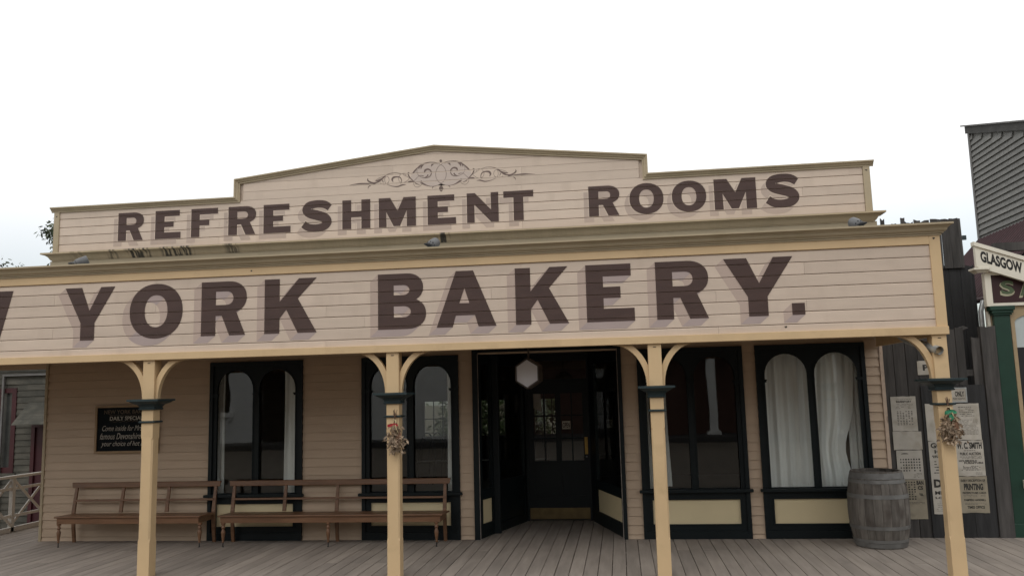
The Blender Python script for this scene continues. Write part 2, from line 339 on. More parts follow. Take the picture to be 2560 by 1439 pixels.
# ------------------------------------------------------------------ the bakery
bak = thing('bakery_building', 'cream and pink timber bakery with stepped false front, verandah and brown painted lettering', 'building', (0, YW, 0))
WIN = [(-3.235, -1.89), (-1.055, .282), (2.655, 4.0), (4.16, 5.508)]
DX0, DX1 = .475, 2.45
WZ = 2.41
fw = MB()
edges = [-5.715, WIN[0][0], WIN[0][1], WIN[1][0], WIN[1][1], DX0, DX1, WIN[2][0], WIN[2][1], WIN[3][0], WIN[3][1], 5.705]
for i in range(0, len(edges), 2): fw.box(edges[i], edges[i + 1], YW, YW + .11, -.02, WZ)
fw.box(-5.715, 5.705, YW, YW + .11, WZ, 4.15)
front = fw.build('front_wall', M_pinkw, bak)
wme = mesh_of(wedge(.2), 'weatherboard', M_pinkw)
rows = [(.0, .058)] + [(.058 + .1135 * i, .1135) for i in range(21)]
for z0, h in rows:
    for i in range(0, len(edges), 2):
        a, b = edges[i], edges[i + 1]
        if z0 + h > 2.46: continue
        top = z0 + h
        if top > WZ and i > 0: pass
        inst('weatherboard', wme, front, (a + (.02 if i == 0 else 0), YW - .001, z0 + random.uniform(-.001, .001)), (b - a - (.02 if i == 0 else 0) - (.022 if i == 10 else 0), .021, h - .003))
box('corner_board', M_trim2, front, -5.735, -5.697, YW - .03, YW + .1, -.02, 3.6)
box('corner_board', mat('peeling_corner_paint', (.52, .40, .31), .6, .1, 6, (1, 1, 2), 0, .3, 30, None, .8, (.12, .09, .07), .58, .66, 9, (1, 1, .4)), front, 5.685, 5.728, YW - .03, YW + .1, -.02, 3.6)
# frieze between verandah roof and cornice
box('frieze_board', M_trim2, front, -5.745, 5.79, YW - .035, YW, 3.45, 3.955)
# body behind: side walls, back wall with three windows, floor, ceiling, roof
body = MB().box(-5.715, -5.6, YW + .11, 10.5, -1.05, 3.7).box(5.6, 5.705, YW + .11, 10.5, -1.05, 3.7)
body.build('side_wall', M_pinkw, bak)
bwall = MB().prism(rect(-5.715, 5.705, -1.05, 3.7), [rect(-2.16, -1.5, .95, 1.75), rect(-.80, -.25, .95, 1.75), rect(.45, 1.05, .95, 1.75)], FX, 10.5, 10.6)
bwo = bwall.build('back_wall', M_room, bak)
for (a, b) in ((-2.16, -1.5), (-.80, -.25), (.45, 1.05)):
    f = MB()
    for k in (1, 2): f.box(a + (b - a) * k / 3 - .009, a + (b - a) * k / 3 + .009, 10.53, 10.56, .95, 1.75)
    f.box(a, b, 10.53, 10.56, 1.335, 1.355)
    wf = f.build('back_window', M_green, bak)
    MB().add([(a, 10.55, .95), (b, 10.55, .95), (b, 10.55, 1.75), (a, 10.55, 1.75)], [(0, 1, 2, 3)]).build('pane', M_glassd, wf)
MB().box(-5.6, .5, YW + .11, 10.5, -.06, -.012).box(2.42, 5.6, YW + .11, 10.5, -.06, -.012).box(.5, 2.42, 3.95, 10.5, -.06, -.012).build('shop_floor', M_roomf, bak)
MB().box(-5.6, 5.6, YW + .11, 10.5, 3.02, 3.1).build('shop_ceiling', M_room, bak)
rf = MB()
rf.hexa([(-6.0, YW + .12, 3.62), (-6.0, 10.9, 3.62), (-6.0, 10.9, 3.68), (-6.0, YW + .12, 3.68)], [(0, YW + .12, 4.55), (0, 10.9, 4.55), (0, 10.9, 4.62), (0, YW + .12, 4.62)])
rf.hexa([(0, YW + .12, 4.55), (0, 10.9, 4.55), (0, 10.9, 4.62), (0, YW + .12, 4.62)], [(6.0, YW + .12, 3.62), (6.0, 10.9, 3.62), (6.0, 10.9, 3.68), (6.0, YW + .12, 3.68)])
rf.build('roof', M_galv, bak)

# --- painted lettering that follows the boards -----------------------------
FG = [2.42, 2.505, 2.631, 2.757, 2.884, 3.011, 3.139, 3.262]
PG = [4.06, 4.203, 4.332, 4.457, 4.582, 4.706, 4.830, 4.956, 5.085, 5.215, 5.345]
CH, CD = .013, .012                                        # chamfer at the top of each board: height and depth
def clip_tri(poly, zlo, zhi):
    for lim, sgn in ((zlo, 1), (zhi, -1)):
        o = []
        for i in range(len(poly)):
            a, b = poly[i], poly[(i + 1) % len(poly)]
            da, db = sgn * (a[1] - lim), sgn * (b[1] - lim)
            if da >= 0: o.append(a)
            if (da >= 0) != (db >= 0):
                t = da / (da - db); o.append((a[0] + (b[0] - a[0]) * t, lim))
        poly = o
        if len(poly) < 3: return []
    return poly
def paint_tris(mb, tris, grid, y0, layer):
    for tri in tris:
        zs = [p[1] for p in tri]
        for z0, z1 in zip(grid[:-1], grid[1:]):
            if max(zs) <= z0 or min(zs) >= z1: continue
            for lo, hi in ((z0 + .0015, z1 - CH), (z1 - CH, z1 - .0035)):
                q = clip_tri(list(tri), lo, hi)
                if len(q) >= 3:
                    mb.add([(px, y0 - layer + (max(0, pz - (z1 - CH)) / CH) * CD, pz) for px, pz in q], [tuple(range(len(q)))])
def tess(loops):
    flat = [p for lp in loops for p in lp]
    return [[flat[i] for i in t] for t in tessellate_polygon([[Vector((a, b, 0)) for a, b in lp] for lp in loops])]
def area(lp): return sum(lp[i][0] * lp[(i + 1) % len(lp)][1] - lp[(i + 1) % len(lp)][0] * lp[i][1] for i in range(len(lp))) / 2
def grow(lp, d, outer=True):
    """offset a loop outwards (mitred)"""
    ccw = area(lp) > 0; n = len(lp); r = []
    for i in range(n):
        p0, p1, p2 = lp[i - 1], lp[i], lp[(i + 1) % n]
        e1 = Vector((p1[0] - p0[0], p1[1] - p0[1])); e2 = Vector((p2[0] - p1[0], p2[1] - p1[1]))
        if e1.length < 1e-7 or e2.length < 1e-7: r.append(p1); continue
        e1.normalize(); e2.normalize()
        n1 = Vector((e1.y, -e1.x)); n2 = Vector((e2.y, -e2.x)); m = n1 + n2
        k = max(.45, 1 + n1.dot(n2)); m = m / k
        s_ = d if ccw == outer else -d
        if not outer: s_ = -d if not ccw else d; s_ = (-d if ccw else d)
        r.append((p1[0] + m.x * s_, p1[1] + m.y * s_))
    return r
def ribbon(pts, wid):
    n = len(pts); l_, r__ = [], []
    for i in range(n):
        a = Vector(pts[max(i - 1, 0)]); b = Vector(pts[min(i + 1, n - 1)]); d = (b - a).normalized(); nn = Vector((-d.y, d.x)) * wid[i]
        l_.append((pts[i][0] + nn.x, pts[i][1] + nn.y)); r__.append((pts[i][0] - nn.x, pts[i][1] - nn.y))
    return l_, r__
def spline(pts, k=5):
    """Catmull-Rom through points of any dimension"""
    r = []; n = len(pts)
    for i in range(n - 1):
        p0, p1, p2, p3 = pts[max(i - 1, 0)], pts[i], pts[i + 1], pts[min(i + 2, n - 1)]
        for j in range(k):
            t = j / k
            r.append(tuple(.5 * (2 * b + (c - a) * t + (2 * a - 5 * b + 4 * c - d) * t * t + (3 * b - a - 3 * c + d) * t ** 3) for a, b, c, d in zip(p0, p1, p2, p3)))
    r.append(tuple(pts[-1])); return r
def glyph(ch):
    """heavy grotesque capitals in a unit box: [outer, holes...]"""
    if ch == 'E': return [[(0, 0), (1, 0), (1, .225), (.36, .225), (.36, .41), (.72, .41), (.72, .605), (.36, .605), (.36, .79), (.95, .79), (.95, 1), (0, 1)]]
    if ch == 'F': return [[(0, 0), (.32, 0), (.32, .40), (.68, .40), (.68, .60), (.32, .60), (.32, .79), (1, .79), (1, 1), (0, 1)]]
    if ch == 'T': return [[(.335, 0), (.665, 0), (.665, .78), (1, .78), (1, 1), (0, 1), (0, .78), (.335, .78)]]
    if ch == 'H': return [[(0, 0), (.32, 0), (.32, .40), (.68, .40), (.68, 0), (1, 0), (1, 1), (.68, 1), (.68, .61), (.32, .61), (.32, 1), (0, 1)]]
    if ch == 'N': return [[(0, 0), (.24, 0), (.24, .60), (.76, 0), (1, 0), (1, 1), (.76, 1), (.76, .42), (.26, 1), (0, 1)]]
    if ch == 'M': return [[(0, 0), (.21, 0), (.20, .52), (.40, .02), (.57, .02), (.755, .55), (.755, 0), (1, 0), (1, 1), (.67, 1), (.505, .55), (.31, 1), (0, 1)]]
    if ch == 'K': return [[(0, 0), (.29, 0), (.29, .27), (.42, .43), (.64, 0), (1, 0), (.64, .63), (1, 1), (.66, 1), (.29, .58), (.29, 1), (0, 1)]]
    if ch == 'Y': return [[(.33, 0), (.61, 0), (.61, .33), (1, 1), (.72, 1), (.50, .56), (.335, 1), (0, 1), (.33, .33)]]
    if ch == 'A': return [[(0, 0), (.27, 0), (.325, .205), (.645, .205), (.70, 0), (1, 0), (.625, 1), (.335, 1)], [(.385, .42), (.555, .42), (.475, .69)]]
    if ch == 'W': return [[(.18, 0), (.40, 0), (.51, .55), (.61, 0), (.83, 0), (1, 1), (.78, 1), (.71, .42), (.60, 1), (.42, 1), (.31, .42), (.23, 1), (0, 1)]]
    if ch == '.': return [[(0, 0), (1, 0), (1, 1), (0, 1)]]
    if ch == 'O': return [ell(.5, .5, .5, .512, 40, p=2.15), ell(.5, .5, .215, .30, 28, p=2.2)]
    if ch == 'R':
        bowl = ell(.60, .705, .40, .295, 16, -math.pi / 2 + .32, math.pi / 2, 2.2)
        hole = [(.32, .565), (.55, .565)] + ell(.55, .69, .155, .125, 12, -math.pi / 2, math.pi / 2, 2.2)[1:-1] + [(.55, .815), (.32, .815)]
        return [[(0, 0), (.32, 0), (.32, .365), (.455, .365), (.625, 0), (.975, 0), (.775, .43)] + bowl + [(0, 1)], hole]
    if ch == 'B':
        up = ell(.60, .745, .345, .255, 14, -math.pi / 2 + .45, math.pi / 2, 2.2); lo = ell(.62, .275, .38, .275, 14, -math.pi / 2, math.pi / 2 - .45, 2.2)
        h1 = [(.33, .61), (.53, .61)] + ell(.53, .70, .13, .09, 10, -math.pi / 2, math.pi / 2)[1:-1] + [(.53, .79), (.33, .79)]
        h2 = [(.33, .21), (.54, .21)] + ell(.54, .31, .145, .10, 10, -math.pi / 2, math.pi / 2)[1:-1] + [(.54, .41), (.33, .41)]
        return [[(0, 0)] + lo + up + [(0, 1)], h1, h2]
    if ch == 'S':
        cl = spline([(.93, .76, .115), (.76, .865, .125), (.52, .895, .125), (.26, .85, .135), (.165, .72, .15), (.27, .60, .155), (.52, .52, .16), (.76, .43, .155), (.845, .29, .15), (.74, .155, .135), (.50, .105, .125), (.24, .135, .125), (.055, .25, .12)], 5)
        l_, r__ = ribbon([(c[0], c[1]) for c in cl], [c[2] for c in cl]); return [l_ + r__[::-1]]
def gl(ch, x0, x1, z0, z1): return [[(x0 + a * (x1 - x0), z0 + b * (z1 - z0)) for a, b in lp] for lp in glyph(ch)]
def block_shade(loops, v, grid, y0):
    """swept block shade; each unbroken run of one tone is a piece of its own: [(tone, MB)]"""
    k = 0; runs = []
    for li, lp in enumerate(loops):
        ccw = area(lp) > 0; mine = []; last = None; n = len(lp)
        for i in range(n):
            a, b = lp[i], lp[(i + 1) % n]; ex, ez = b[0] - a[0], b[1] - a[1]
            nx, nz_ = (ez, -ex) if (ccw == (li == 0)) else (-ez, ex)
            if nx * v[0] + nz_ * v[1] <= 1e-9: last = None; continue
            A2, B2 = (a[0] + v[0], a[1] + v[1]), (b[0] + v[0], b[1] + v[1]); k += 1
            base = abs(nz_) > abs(nx) * .9
            if last != base: mine.append([base, MB(), i]); last = base
            paint_tris(mine[-1][1], [[a, b, B2], [a, B2, A2]], grid, y0, (.0012 + .00002 * k) if base else (.0003 + .00001 * k))
        if len(mine) > 1 and last is not None and mine[0][2] == 0 and mine[-1][0] == mine[0][0]:
            mine[0][1].add(mine[-1][1].v, mine[-1][1].f); mine.pop()
        runs += [(m[0], m[1]) for m in mine if m[1].v]
    return runs

# --- verandah fascia --------------------------------------------------------
FL, FR = -8.47, 5.682                                      # left end lies outside the picture
FY = .012                                                  # face of the sign boards
fas = MB().box(FL, FR, FY + .022, FY + .05, 2.36, 3.42).build('verandah_fascia', M_pink, bak, (0, 0, 2.35))
def board_mesh(x0, x1, z0, z1, yf, name, m, parent):
    d = yf + .022
    MB().add([(x0, yf, z0), (x1, yf, z0), (x1, yf, z1 - CH), (x0, yf, z1 - CH), (x0, yf + CD, z1), (x1, yf + CD, z1), (x0, d, z0), (x1, d, z0), (x1, d, z1), (x0, d, z1)],
             [(0, 1, 2, 3), (3, 2, 5, 4), (4, 5, 8, 9), (0, 6, 7, 1), (0, 3, 4, 9, 6), (1, 7, 8, 5, 2)]).build(name, m, parent, ((x0 + x1) / 2, yf, z0))
JF = [[-6.6, -.738, 3.458], [-5.2, -2.726, 1.428], [-7.0, -3.989, -.3, 2.248, 4.347], [-6.2, -.739, 3.451], [-5.6, -2.738, 1.1], [-7.2, -3.983, .9, 4.35], [-6.1, -2.747, 1.428]]
for k in range(7):
    xs = [FL + .02] + JF[k] + [5.579]
    for a, b in zip(xs[:-1], xs[1:]): board_mesh(a + .001, b - .001, FG[k] + .0005, FG[k + 1] - .003, FY + random.uniform(0, .0004), 'sign_board', M_pink, fas)
def bar(name, m, parent, *b): return box(name, m, parent, *b, bevel=.004)
bar('bottom_rail', M_trim, fas, FL, FR, -.028, .05, 2.346, 2.426)
bar('top_rail', M_trim, fas, FL, 5.578, -.004, .03, 3.256, 3.345)
bar('end_stile', M_trim, fas, 5.578, 5.682, -.004, .05, 2.4265, 3.345)
bar('side_fascia', M_trim, fas, 5.655, 5.681, .052, YW - .035, 2.346, 3.345)
# crown moulding, mitred round the right-hand end
prof = [(0, 3.345), (.014, 3.345), (.014, 3.362), (.03, 3.364), (.03, 3.374), (.042, 3.378), (.055, 3.392), (.062, 3.41), (.085, 3.432), (.105, 3.44), (.105, 3.458), (0, 3.458)]
MB().extrude_profile(prof, [(FL, -.004, 0, -1), (5.682, -.004, 1, -1), (5.682, YW - .04, 1, 0)]).build('crown_moulding', M_trim2, fas)
NEWYORK = [('N', -6.95, -6.35), ('E', -6.12, -5.62), ('W', -5.44, -4.505), ('Y', -3.85, -3.236), ('O', -3.05, -2.412), ('R', -2.19, -1.655), ('K', -1.447, -.845), ('B', -.15, .384), ('A', .499, 1.151),
           ('K', 1.360, 1.925), ('E', 2.114, 2.613), ('R', 2.842, 3.382), ('Y', 3.542, 4.240)]
for ch, a, b in NEWYORK + [('.', 4.203, 4.33)]:
    lp = gl(ch, a, b, 2.595, 3.20 if ch != '.' else 2.715)
    C_ = MB()
    for base_, mb_ in block_shade(lp, (-.088, -.078), FG, FY): mb_.build('letter_base_shade' if base_ else 'letter_side_shade', M_shade2 if base_ else M_shade, fas)
    paint_tris(C_, tess(lp), FG, FY, .0034)
    lo = C_.build('painted_letter', M_letter, fas)
# --- parapet (false front) ---------------------------------------------------
PY = YW - .022
out_p = [(-5.705, 4.05), (5.745, 4.05), (5.745, 4.70), (2.86, 4.70), (2.86, 4.965), (0, 5.285), (-2.86, 4.965), (-2.86, 4.70), (-5.705, 4.70)]
par = MB().prism(out_p, [], FX, YW + .001, YW + .10).build('parapet', M_pink, bak, (0, YW, 4.05))
def ztop(x): return 4.685 if abs(x) > 2.84 else 5.27 - abs(x) * .112
JP = [[-3.155, 1.205], [-1.142, 2.9], [-3.155, .4, 4.9], [-1.142, 1.205], [1.209, -3.9], [.0], [1.209], [-.6], [], []]
for k in range(len(PG) - 1):
    z0, z1 = PG[k] + .0005, PG[k + 1] - .003
    lim = 5.665 if z0 < 4.68 else 2.80
    if z0 > 4.95: lim = min(2.80, max(.1, (5.262 - z0) / .112))
    if z0 > 5.255: continue
    xs = [-lim] + sorted(j for j in JP[k] if abs(j) < lim - .1) + [lim]
    for a, b in zip(xs[:-1], xs[1:]):
        poly = [(a + .001, z0), (b - .001, z0)]
        z1c = z1
        if k == 4: z1c = z1
        if z0 > 4.55:                                      # cut to the raking top
            pts = [(a + (b - a) * i / 40, min(z1c, (4.69 if (abs(a + (b - a) * i / 40) > 2.82) else ztop(a + (b - a) * i / 40)))) for i in range(41)]
            pts = [(min(max(px, a + .001), b - .001), pz) for px, pz in pts]
            mb = MB(); loop = [(a + .001, z0), (b - .001, z0)] + [p for p in reversed(pts) if p[1] > z0 + .001]
            mb.prism(loop, [], FX, PY, PY + .02); mb.build('sign_board', M_pink, par, ((a + b) / 2, PY, z0))
        else: board_mesh(a + .001, b - .001, z0, z1, PY + random.uniform(0, .0004), 'sign_board', M_pink, par)
bar('end_stile', M_trim2, par, -5.715, -5.63, YW - .04, YW + .05, 4.08, 4.70); bar('end_stile', M_trim2, par, 5.667, 5.755, YW - .04, YW + .05, 4.08, 4.70)
# coping: moulded cap following the stepped outline; straight runs butted and mitred
def coping(p0, p1, name='coping'):
    (xa, za), (xb, zb) = p0, p1; d = Vector((xb - xa, zb - za)); d.normalize(); nrm = Vector((-d.y, d.x))
    if nrm.y < -.01 or (abs(nrm.y) < .01 and False): nrm = -nrm
    pr = [(.0, .0), (.018, .0), (.018, .02), (.032, .024), (.038, .04), (.058, .05), (.058, .066), (.0, .066)]
    return d, nrm, pr
def coping_run(pts):
    """pts: outline; offset profile (forward, outward) mitred in the x-z plane"""
    pr = [(.0, -.02), (.020, -.02), (.020, .0), (.034, .004), (.042, .022), (.066, .034), (.066, .052), (-.12, .052)]
    n = len(pts); mb = MB(); rowsv = []
    for i, (x_, z_) in enumerate(pts):
        def nr(a, b):
            d = Vector((b[0] - a[0], b[1] - a[1])).normalized(); return Vector((-d.y, d.x))
        ns = []
        if i > 0: ns.append(nr(pts[i - 1], pts[i]))
        if i < n - 1: ns.append(nr(pts[i], pts[i + 1]))
        if len(ns) == 2: m = (ns[0] + ns[1]) / (1 + ns[0].dot(ns[1]))
        else: m = ns[0]
        rowsv.append([(x_ + m.x * b, YW - .022 - a, z_ + m.y * b) for a, b in pr])
    k = len(pr)
    for r in rowsv: mb.v += r
    for i in range(n - 1):
        for j in range(k - 1): mb.f.append((i * k + j, i * k + j + 1, (i + 1) * k + j + 1, (i + 1) * k + j))
        mb.f.append((i * k + k - 1, i * k, (i + 1) * k, (i + 1) * k + k - 1))
    mb.f.append(tuple(range(k))); mb.f.append(tuple((n - 1) * k + j for j in reversed(range(k)))); return mb
coping_run([(-5.755, 4.70), (-2.865, 4.70), (-2.865, 4.965), (0, 5.275), (2.865, 4.965), (2.865, 4.70), (5.80, 4.70)][::1]).build('coping', M_trim2, par)
REF = [('R', -4.705, -4.306), ('E', -4.13, -3.737), ('F', -3.58, -3.175), ('R', -3.017, -2.60), ('E', -2.49, -2.088), ('S', -1.925, -1.484), ('H', -1.332, -.927), ('M', -.805, -.276), ('E', -.11, .288), ('N', .442, .882), ('T', .951, 1.363),
       ('R', 2.112, 2.526), ('O', 2.657, 3.108), ('O', 3.217, 3.667), ('M', 3.77, 4.312), ('S', 4.431, 4.859)]
for ch, a, b in REF:
    z0, z1 = 4.209, 4.622
    if ch == 'S': z0, z1 = 4.203, 4.64
    lp = gl(ch, a, b, z0, z1); D = MB(); O = MB(); C_ = MB()
    sh = [[(px - .067, pz - .078) for px, pz in l0] for l0 in lp]
    paint_tris(D, tess(sh), PG, PY, .0006)
    og = [grow(l0, .012) if i == 0 else grow(l0, -.012) if False else (grow(l0, .012) if i == 0 else grow(l0[::-1] if area(l0) > 0 else l0, .012)) for i, l0 in enumerate(lp)]
    paint_tris(O, tess(og), PG, PY, .0014); paint_tris(C_, tess(lp), PG, PY, .0024)
    C_.build('painted_letter', M_letter, par); O.build('letter_outline', M_pink, par); D.build('letter_drop_shade', M_shade3, par)
# scroll ornament in the pediment (half measured, mirrored about its middle)
ORN = [[2,5056,1.7,66,5088,2.5,137,5099,2.8,203,5092,5.6,274,5069,9.0,332,5027,6.7,379,4979,11.2,414,4941,0.8],[41,5069,1.7,95,5078,8.4,125,5058,9.8,133,5033,0.8],[226,5081,1.4,273,5048,11.2,285,5006,0.8],[286,5057,1.4,309,5031,7.8,311,5004,0.8],[230,4946,1.4,225,4985,12.6,183,5000,11.2,144,4975,8.4,138,4931,6.2,164,4893,5.6,217,4878,3.9,277,4892,2.5,322,4925,2.0,340,4972,2.0,335,5012,1.7],[182,4922,8.4,200,4897,7.0,235,4883,1.4],[247,4906,6.2,277,4916,2.8,318,4908,2.0,359,4869,2.0,382,4844,2.0,391,4808,2.0,369,4767,2.0,333,4754,2.0,292,4772,2.0,275,4791,1.4],[-2,4786,2.0,55,4762,2.2,120,4753,2.2,185,4763,4.5,245,4792,10.1,284,4820,11.2,276,4844,1.1],[304,4786,1.7,352,4804,5.6,400,4849,6.2,436,4889,6.2,461,4929,8.4,465,4965,7.3,447,4969,1.4],[445,4888,2.0,496,4921,2.0,556,4953,2.0,627,4976,2.2,692,4978,2.8,756,4962,3.9,791,4945,7.0,837,4906,9.8,895,4882,11.2,942,4882,1.7],[451,4882,2.0,495,4843,2.0,547,4828,2.0,589,4849,2.0,605,4890,2.0,591,4933,2.0,550,4956,3.9,515,4953,5.6,493,4933,1.1],[376,4820,1.4,424,4841,8.4,459,4836,8.4,476,4820,2.2],[680,4847,1.7,696,4879,11.2,679,4910,12.9,632,4919,8.4,587,4909,7.3,563,4875,5.0,562,4833,3.4,577,4814,1.4],[500,4798,1.4,553,4798,8.4,617,4779,6.7,688,4787,3.9,741,4805,2.5,788,4832,2.0,804,4884,2.0,791,4933,1.7],[791,4939,1.7,755,4923,2.0,740,4888,2.0,748,4852,2.0,777,4826,3.4,835,4823,3.9,871,4845,1.1],[814,4937,1.7,884,4915,2.2,930,4889,1.1],[825,4889,1.1,833,4871,5.6,818,4845,1.1],[837,4894,1.4,895,4861,7.8,964,4851,8.4,1023,4871,9.0,1050,4899,8.4,1042,4923,0.8],[958,4845,1.7,1046,4846,6.7,1133,4850,9.5,1209,4848,6.7,1313,4839,0.6],[935,4841,4.5,999,4825,5.0,1036,4799,5.0,1044,4772,0.8],[96,4753,1.1,120,4740,4.5,122,4719,0.8],[2,5056,2.2,41,5021,2.2,67,4971,2.2,75,4916,2.2,65,4863,2.2,38,4816,2.2,-2,4786,2.2]]
OFI = [(2, 5056), (66, 5088), (137, 5099), (203, 5092), (274, 5069), (332, 5027), (379, 4979), (414, 4941), (436, 4889), (400, 4849), (352, 4810), (281, 4796), (185, 4763), (120, 4753), (55, 4762), (-2, 4786)]
OC = .085
om, of_ = MB(), MB(); lay = .0008
for sgn in (1, -1):
    for s_ in ORN:
        pts = spline([(s_[i] / 1000, s_[i + 1] / 1000, s_[i + 2] / 1000 + .0004) for i in range(0, len(s_), 3)], 5)
        l_, r__ = ribbon([(OC + sgn * p[0], p[1]) for p in pts], [p[2] for p in pts]); lay += .00004
        for i in range(len(pts) - 1): paint_tris(om, [[l_[i], r__[i], r__[i + 1]], [l_[i], r__[i + 1], l_[i + 1]]], PG, PY, lay)
full = [(OC + a / 1000, b / 1000) for a, b in OFI] + [(OC - a / 1000, b / 1000) for a, b in OFI[::-1]]
paint_tris(of_, tess([full]), PG, PY, .0004)
paint_tris(om, tess([ell(OC, 5.108, .018, .020, 14)]), PG, PY, lay + .0001); paint_tris(om, tess([[(OC - .012, 4.755), (OC - .03, 4.725), (OC - .026, 4.695), (OC, 4.668), (OC + .026, 4.695), (OC + .03, 4.725), (OC + .012, 4.755)]]), PG, PY, lay + .0001)
om.build('painted_scroll', M_orn, par); of_.build('scroll_field', M_ornfill, par)
for mx, mz, yy_, pp in ((-1.60, 3.305, -.0045, fas), (5.62, 3.315, -.0045, fas), (4.13, 2.475, FY - .0006, fas), (-5.67, 4.62, YW - .0405, par), (5.71, 4.63, YW - .0405, par), (-3.03, 4.40, PY - .0006, par), (2.2, 4.3, PY - .003, par)):
    MB().add([(mx + .016 * math.cos(a) * random.uniform(.5, 1.1), yy_, mz + .012 * math.sin(a) * random.uniform(.5, 1.2)) for a in [math.pi / 5 * q for q in range(10)]], [tuple(range(10))]).build('rust_mark', M_hexf, pp)
# --- cornice over the verandah roof -------------------------------------------
cp = [(0, 3.952), (.010, 3.952), (.010, 3.962), (.022, 3.966), (.034, 3.985), (.050, 4.012), (.078, 4.034), (.104, 4.042), (.122, 4.044), (.122, 4.066), (0, 4.085)]
MB().extrude_profile(cp, [(-5.70, YW + .1, -1, 0), (-5.70, YW - .036, -1, -1), (5.755, YW - .036, 1, -1), (5.755, YW + .1, 1, 0)]).build('cornice', M_corn, bak)
# --- verandah roof and soffit --------------------------------------------------
MB().hexa([(FL, .05, 3.30), (FR - .03, .05, 3.30), (FR - .03, YW - .04, 3.50), (FL, YW - .04, 3.50)], [(FL, .05, 3.34), (FR - .03, .05, 3.34), (FR - .03, YW - .04, 3.54), (FL, YW - .04, 3.54)]).build('verandah_roof', M_galv, bak)
MB().box(FL, 5.654, .051, YW - .022, 2.50, 2.53).build('soffit', M_pinkw, bak)
MB().box(FL, -5.74, YW - .02, YW + .10, 2.40, 2.62).build('back_beam', M_pinkw, bak)
# --- verandah posts ------------------------------------------------------------
def post(xc, brackets=(-1, 1)):
    h = .0685; mb = MB(); y0, y1 = .0, .137
    def ring(z, c): return [(xc - h + c, y0, z), (xc + h - c, y0, z), (xc + h, y0 + c, z), (xc + h, y1 - c, z), (xc + h - c, y1, z), (xc - h + c, y1, z), (xc - h, y1 - c, z), (xc - h, y0 + c, z)]
    lev = [(-.03, .002), (.375, .002), (.40, .016), (1.47, .016), (1.495, .002), (2.346, .002)]
    for z, c in lev: mb.v += ring(z, c)
    for i in range(len(lev) - 1):
        for j in range(8): mb.f.append((i * 8 + j, i * 8 + (j + 1) % 8, i * 8 + 8 + (j + 1) % 8, i * 8 + 8 + j))
    p = mb.build('verandah_post', M_post, bak, (xc, .07, 0))
    def sq(prof, name, m):
        c = MB(); cy = (y0 + y1) / 2
        for r, z in prof: c.v += [(xc - r, cy - r, z), (xc + r, cy - r, z), (xc + r, cy + r, z), (xc - r, cy + r, z)]
        for i in range(len(prof) - 1):
            for j in range(4): c.f.append((i * 4 + j, i * 4 + (j + 1) % 4, i * 4 + 4 + (j + 1) % 4, i * 4 + 4 + j))
        c.f.append((3, 2, 1, 0)); k = len(prof) * 4 - 4; c.f.append((k, k + 1, k + 2, k + 3)); return c.build(name, m, p)
    sq([(.0686, 1.795), (.090, 1.797), (.094, 1.804), (.094, 1.812), (.086, 1.818), (.088, 1.832), (.105, 1.853), (.135, 1.868), (.150, 1.876), (.165, 1.890), (.184, 1.892), (.184, 1.913), (.0686, 1.917)], 'capital', M_cap)
    sq([(.0686, 1.652), (.084, 1.653), (.092, 1.659), (.092, 1.668), (.084, 1.675), (.0686, 1.676)], 'neck_collar', M_cap)
    for sg in brackets:
        lo = [(.36 - .335 * math.cos(a), 1.917 + .429 * math.sin(a)) for a in [math.pi / 2 * i / 14 for i in range(15)]]
        up = []
        for i in range(40):
            a = math.pi / 2 * i / 39; px, pz = .36 - .395 * math.cos(a), 1.917 + .487 * math.sin(a)
            if px >= -.001 and pz <= 2.346: up.append((px, pz))
        poly = [(0, 1.917)] + lo + up[::-1]
        MB().prism([(xc + sg * (h - .001 + a), b) for a, b in poly], [], FX, .035, .095).build('bracket', M_post, p)
    MB().box(xc - .014, xc + .016, -.003, .002, 2.309, 2.317).build('bolt', M_hexf, p)
    return p
for xc in (-8.37, -5.585, -2.791, .009, 2.797): post(xc)
post(5.591, (-1,))
sp = MB().tube([(5.41, .62, 2.46), (5.42, .56, 2.37), (5.445, .46, 2.325), (5.565, -.05, 2.185)], .043, 18, cap=False)
sp.tube([(5.565, -.05, 2.185), (5.557, -.015, 2.195), (5.445, .46, 2.325)], .039, 18, cap=False)
sp.build('rain_spout', M_galv, bak, smooth=True)
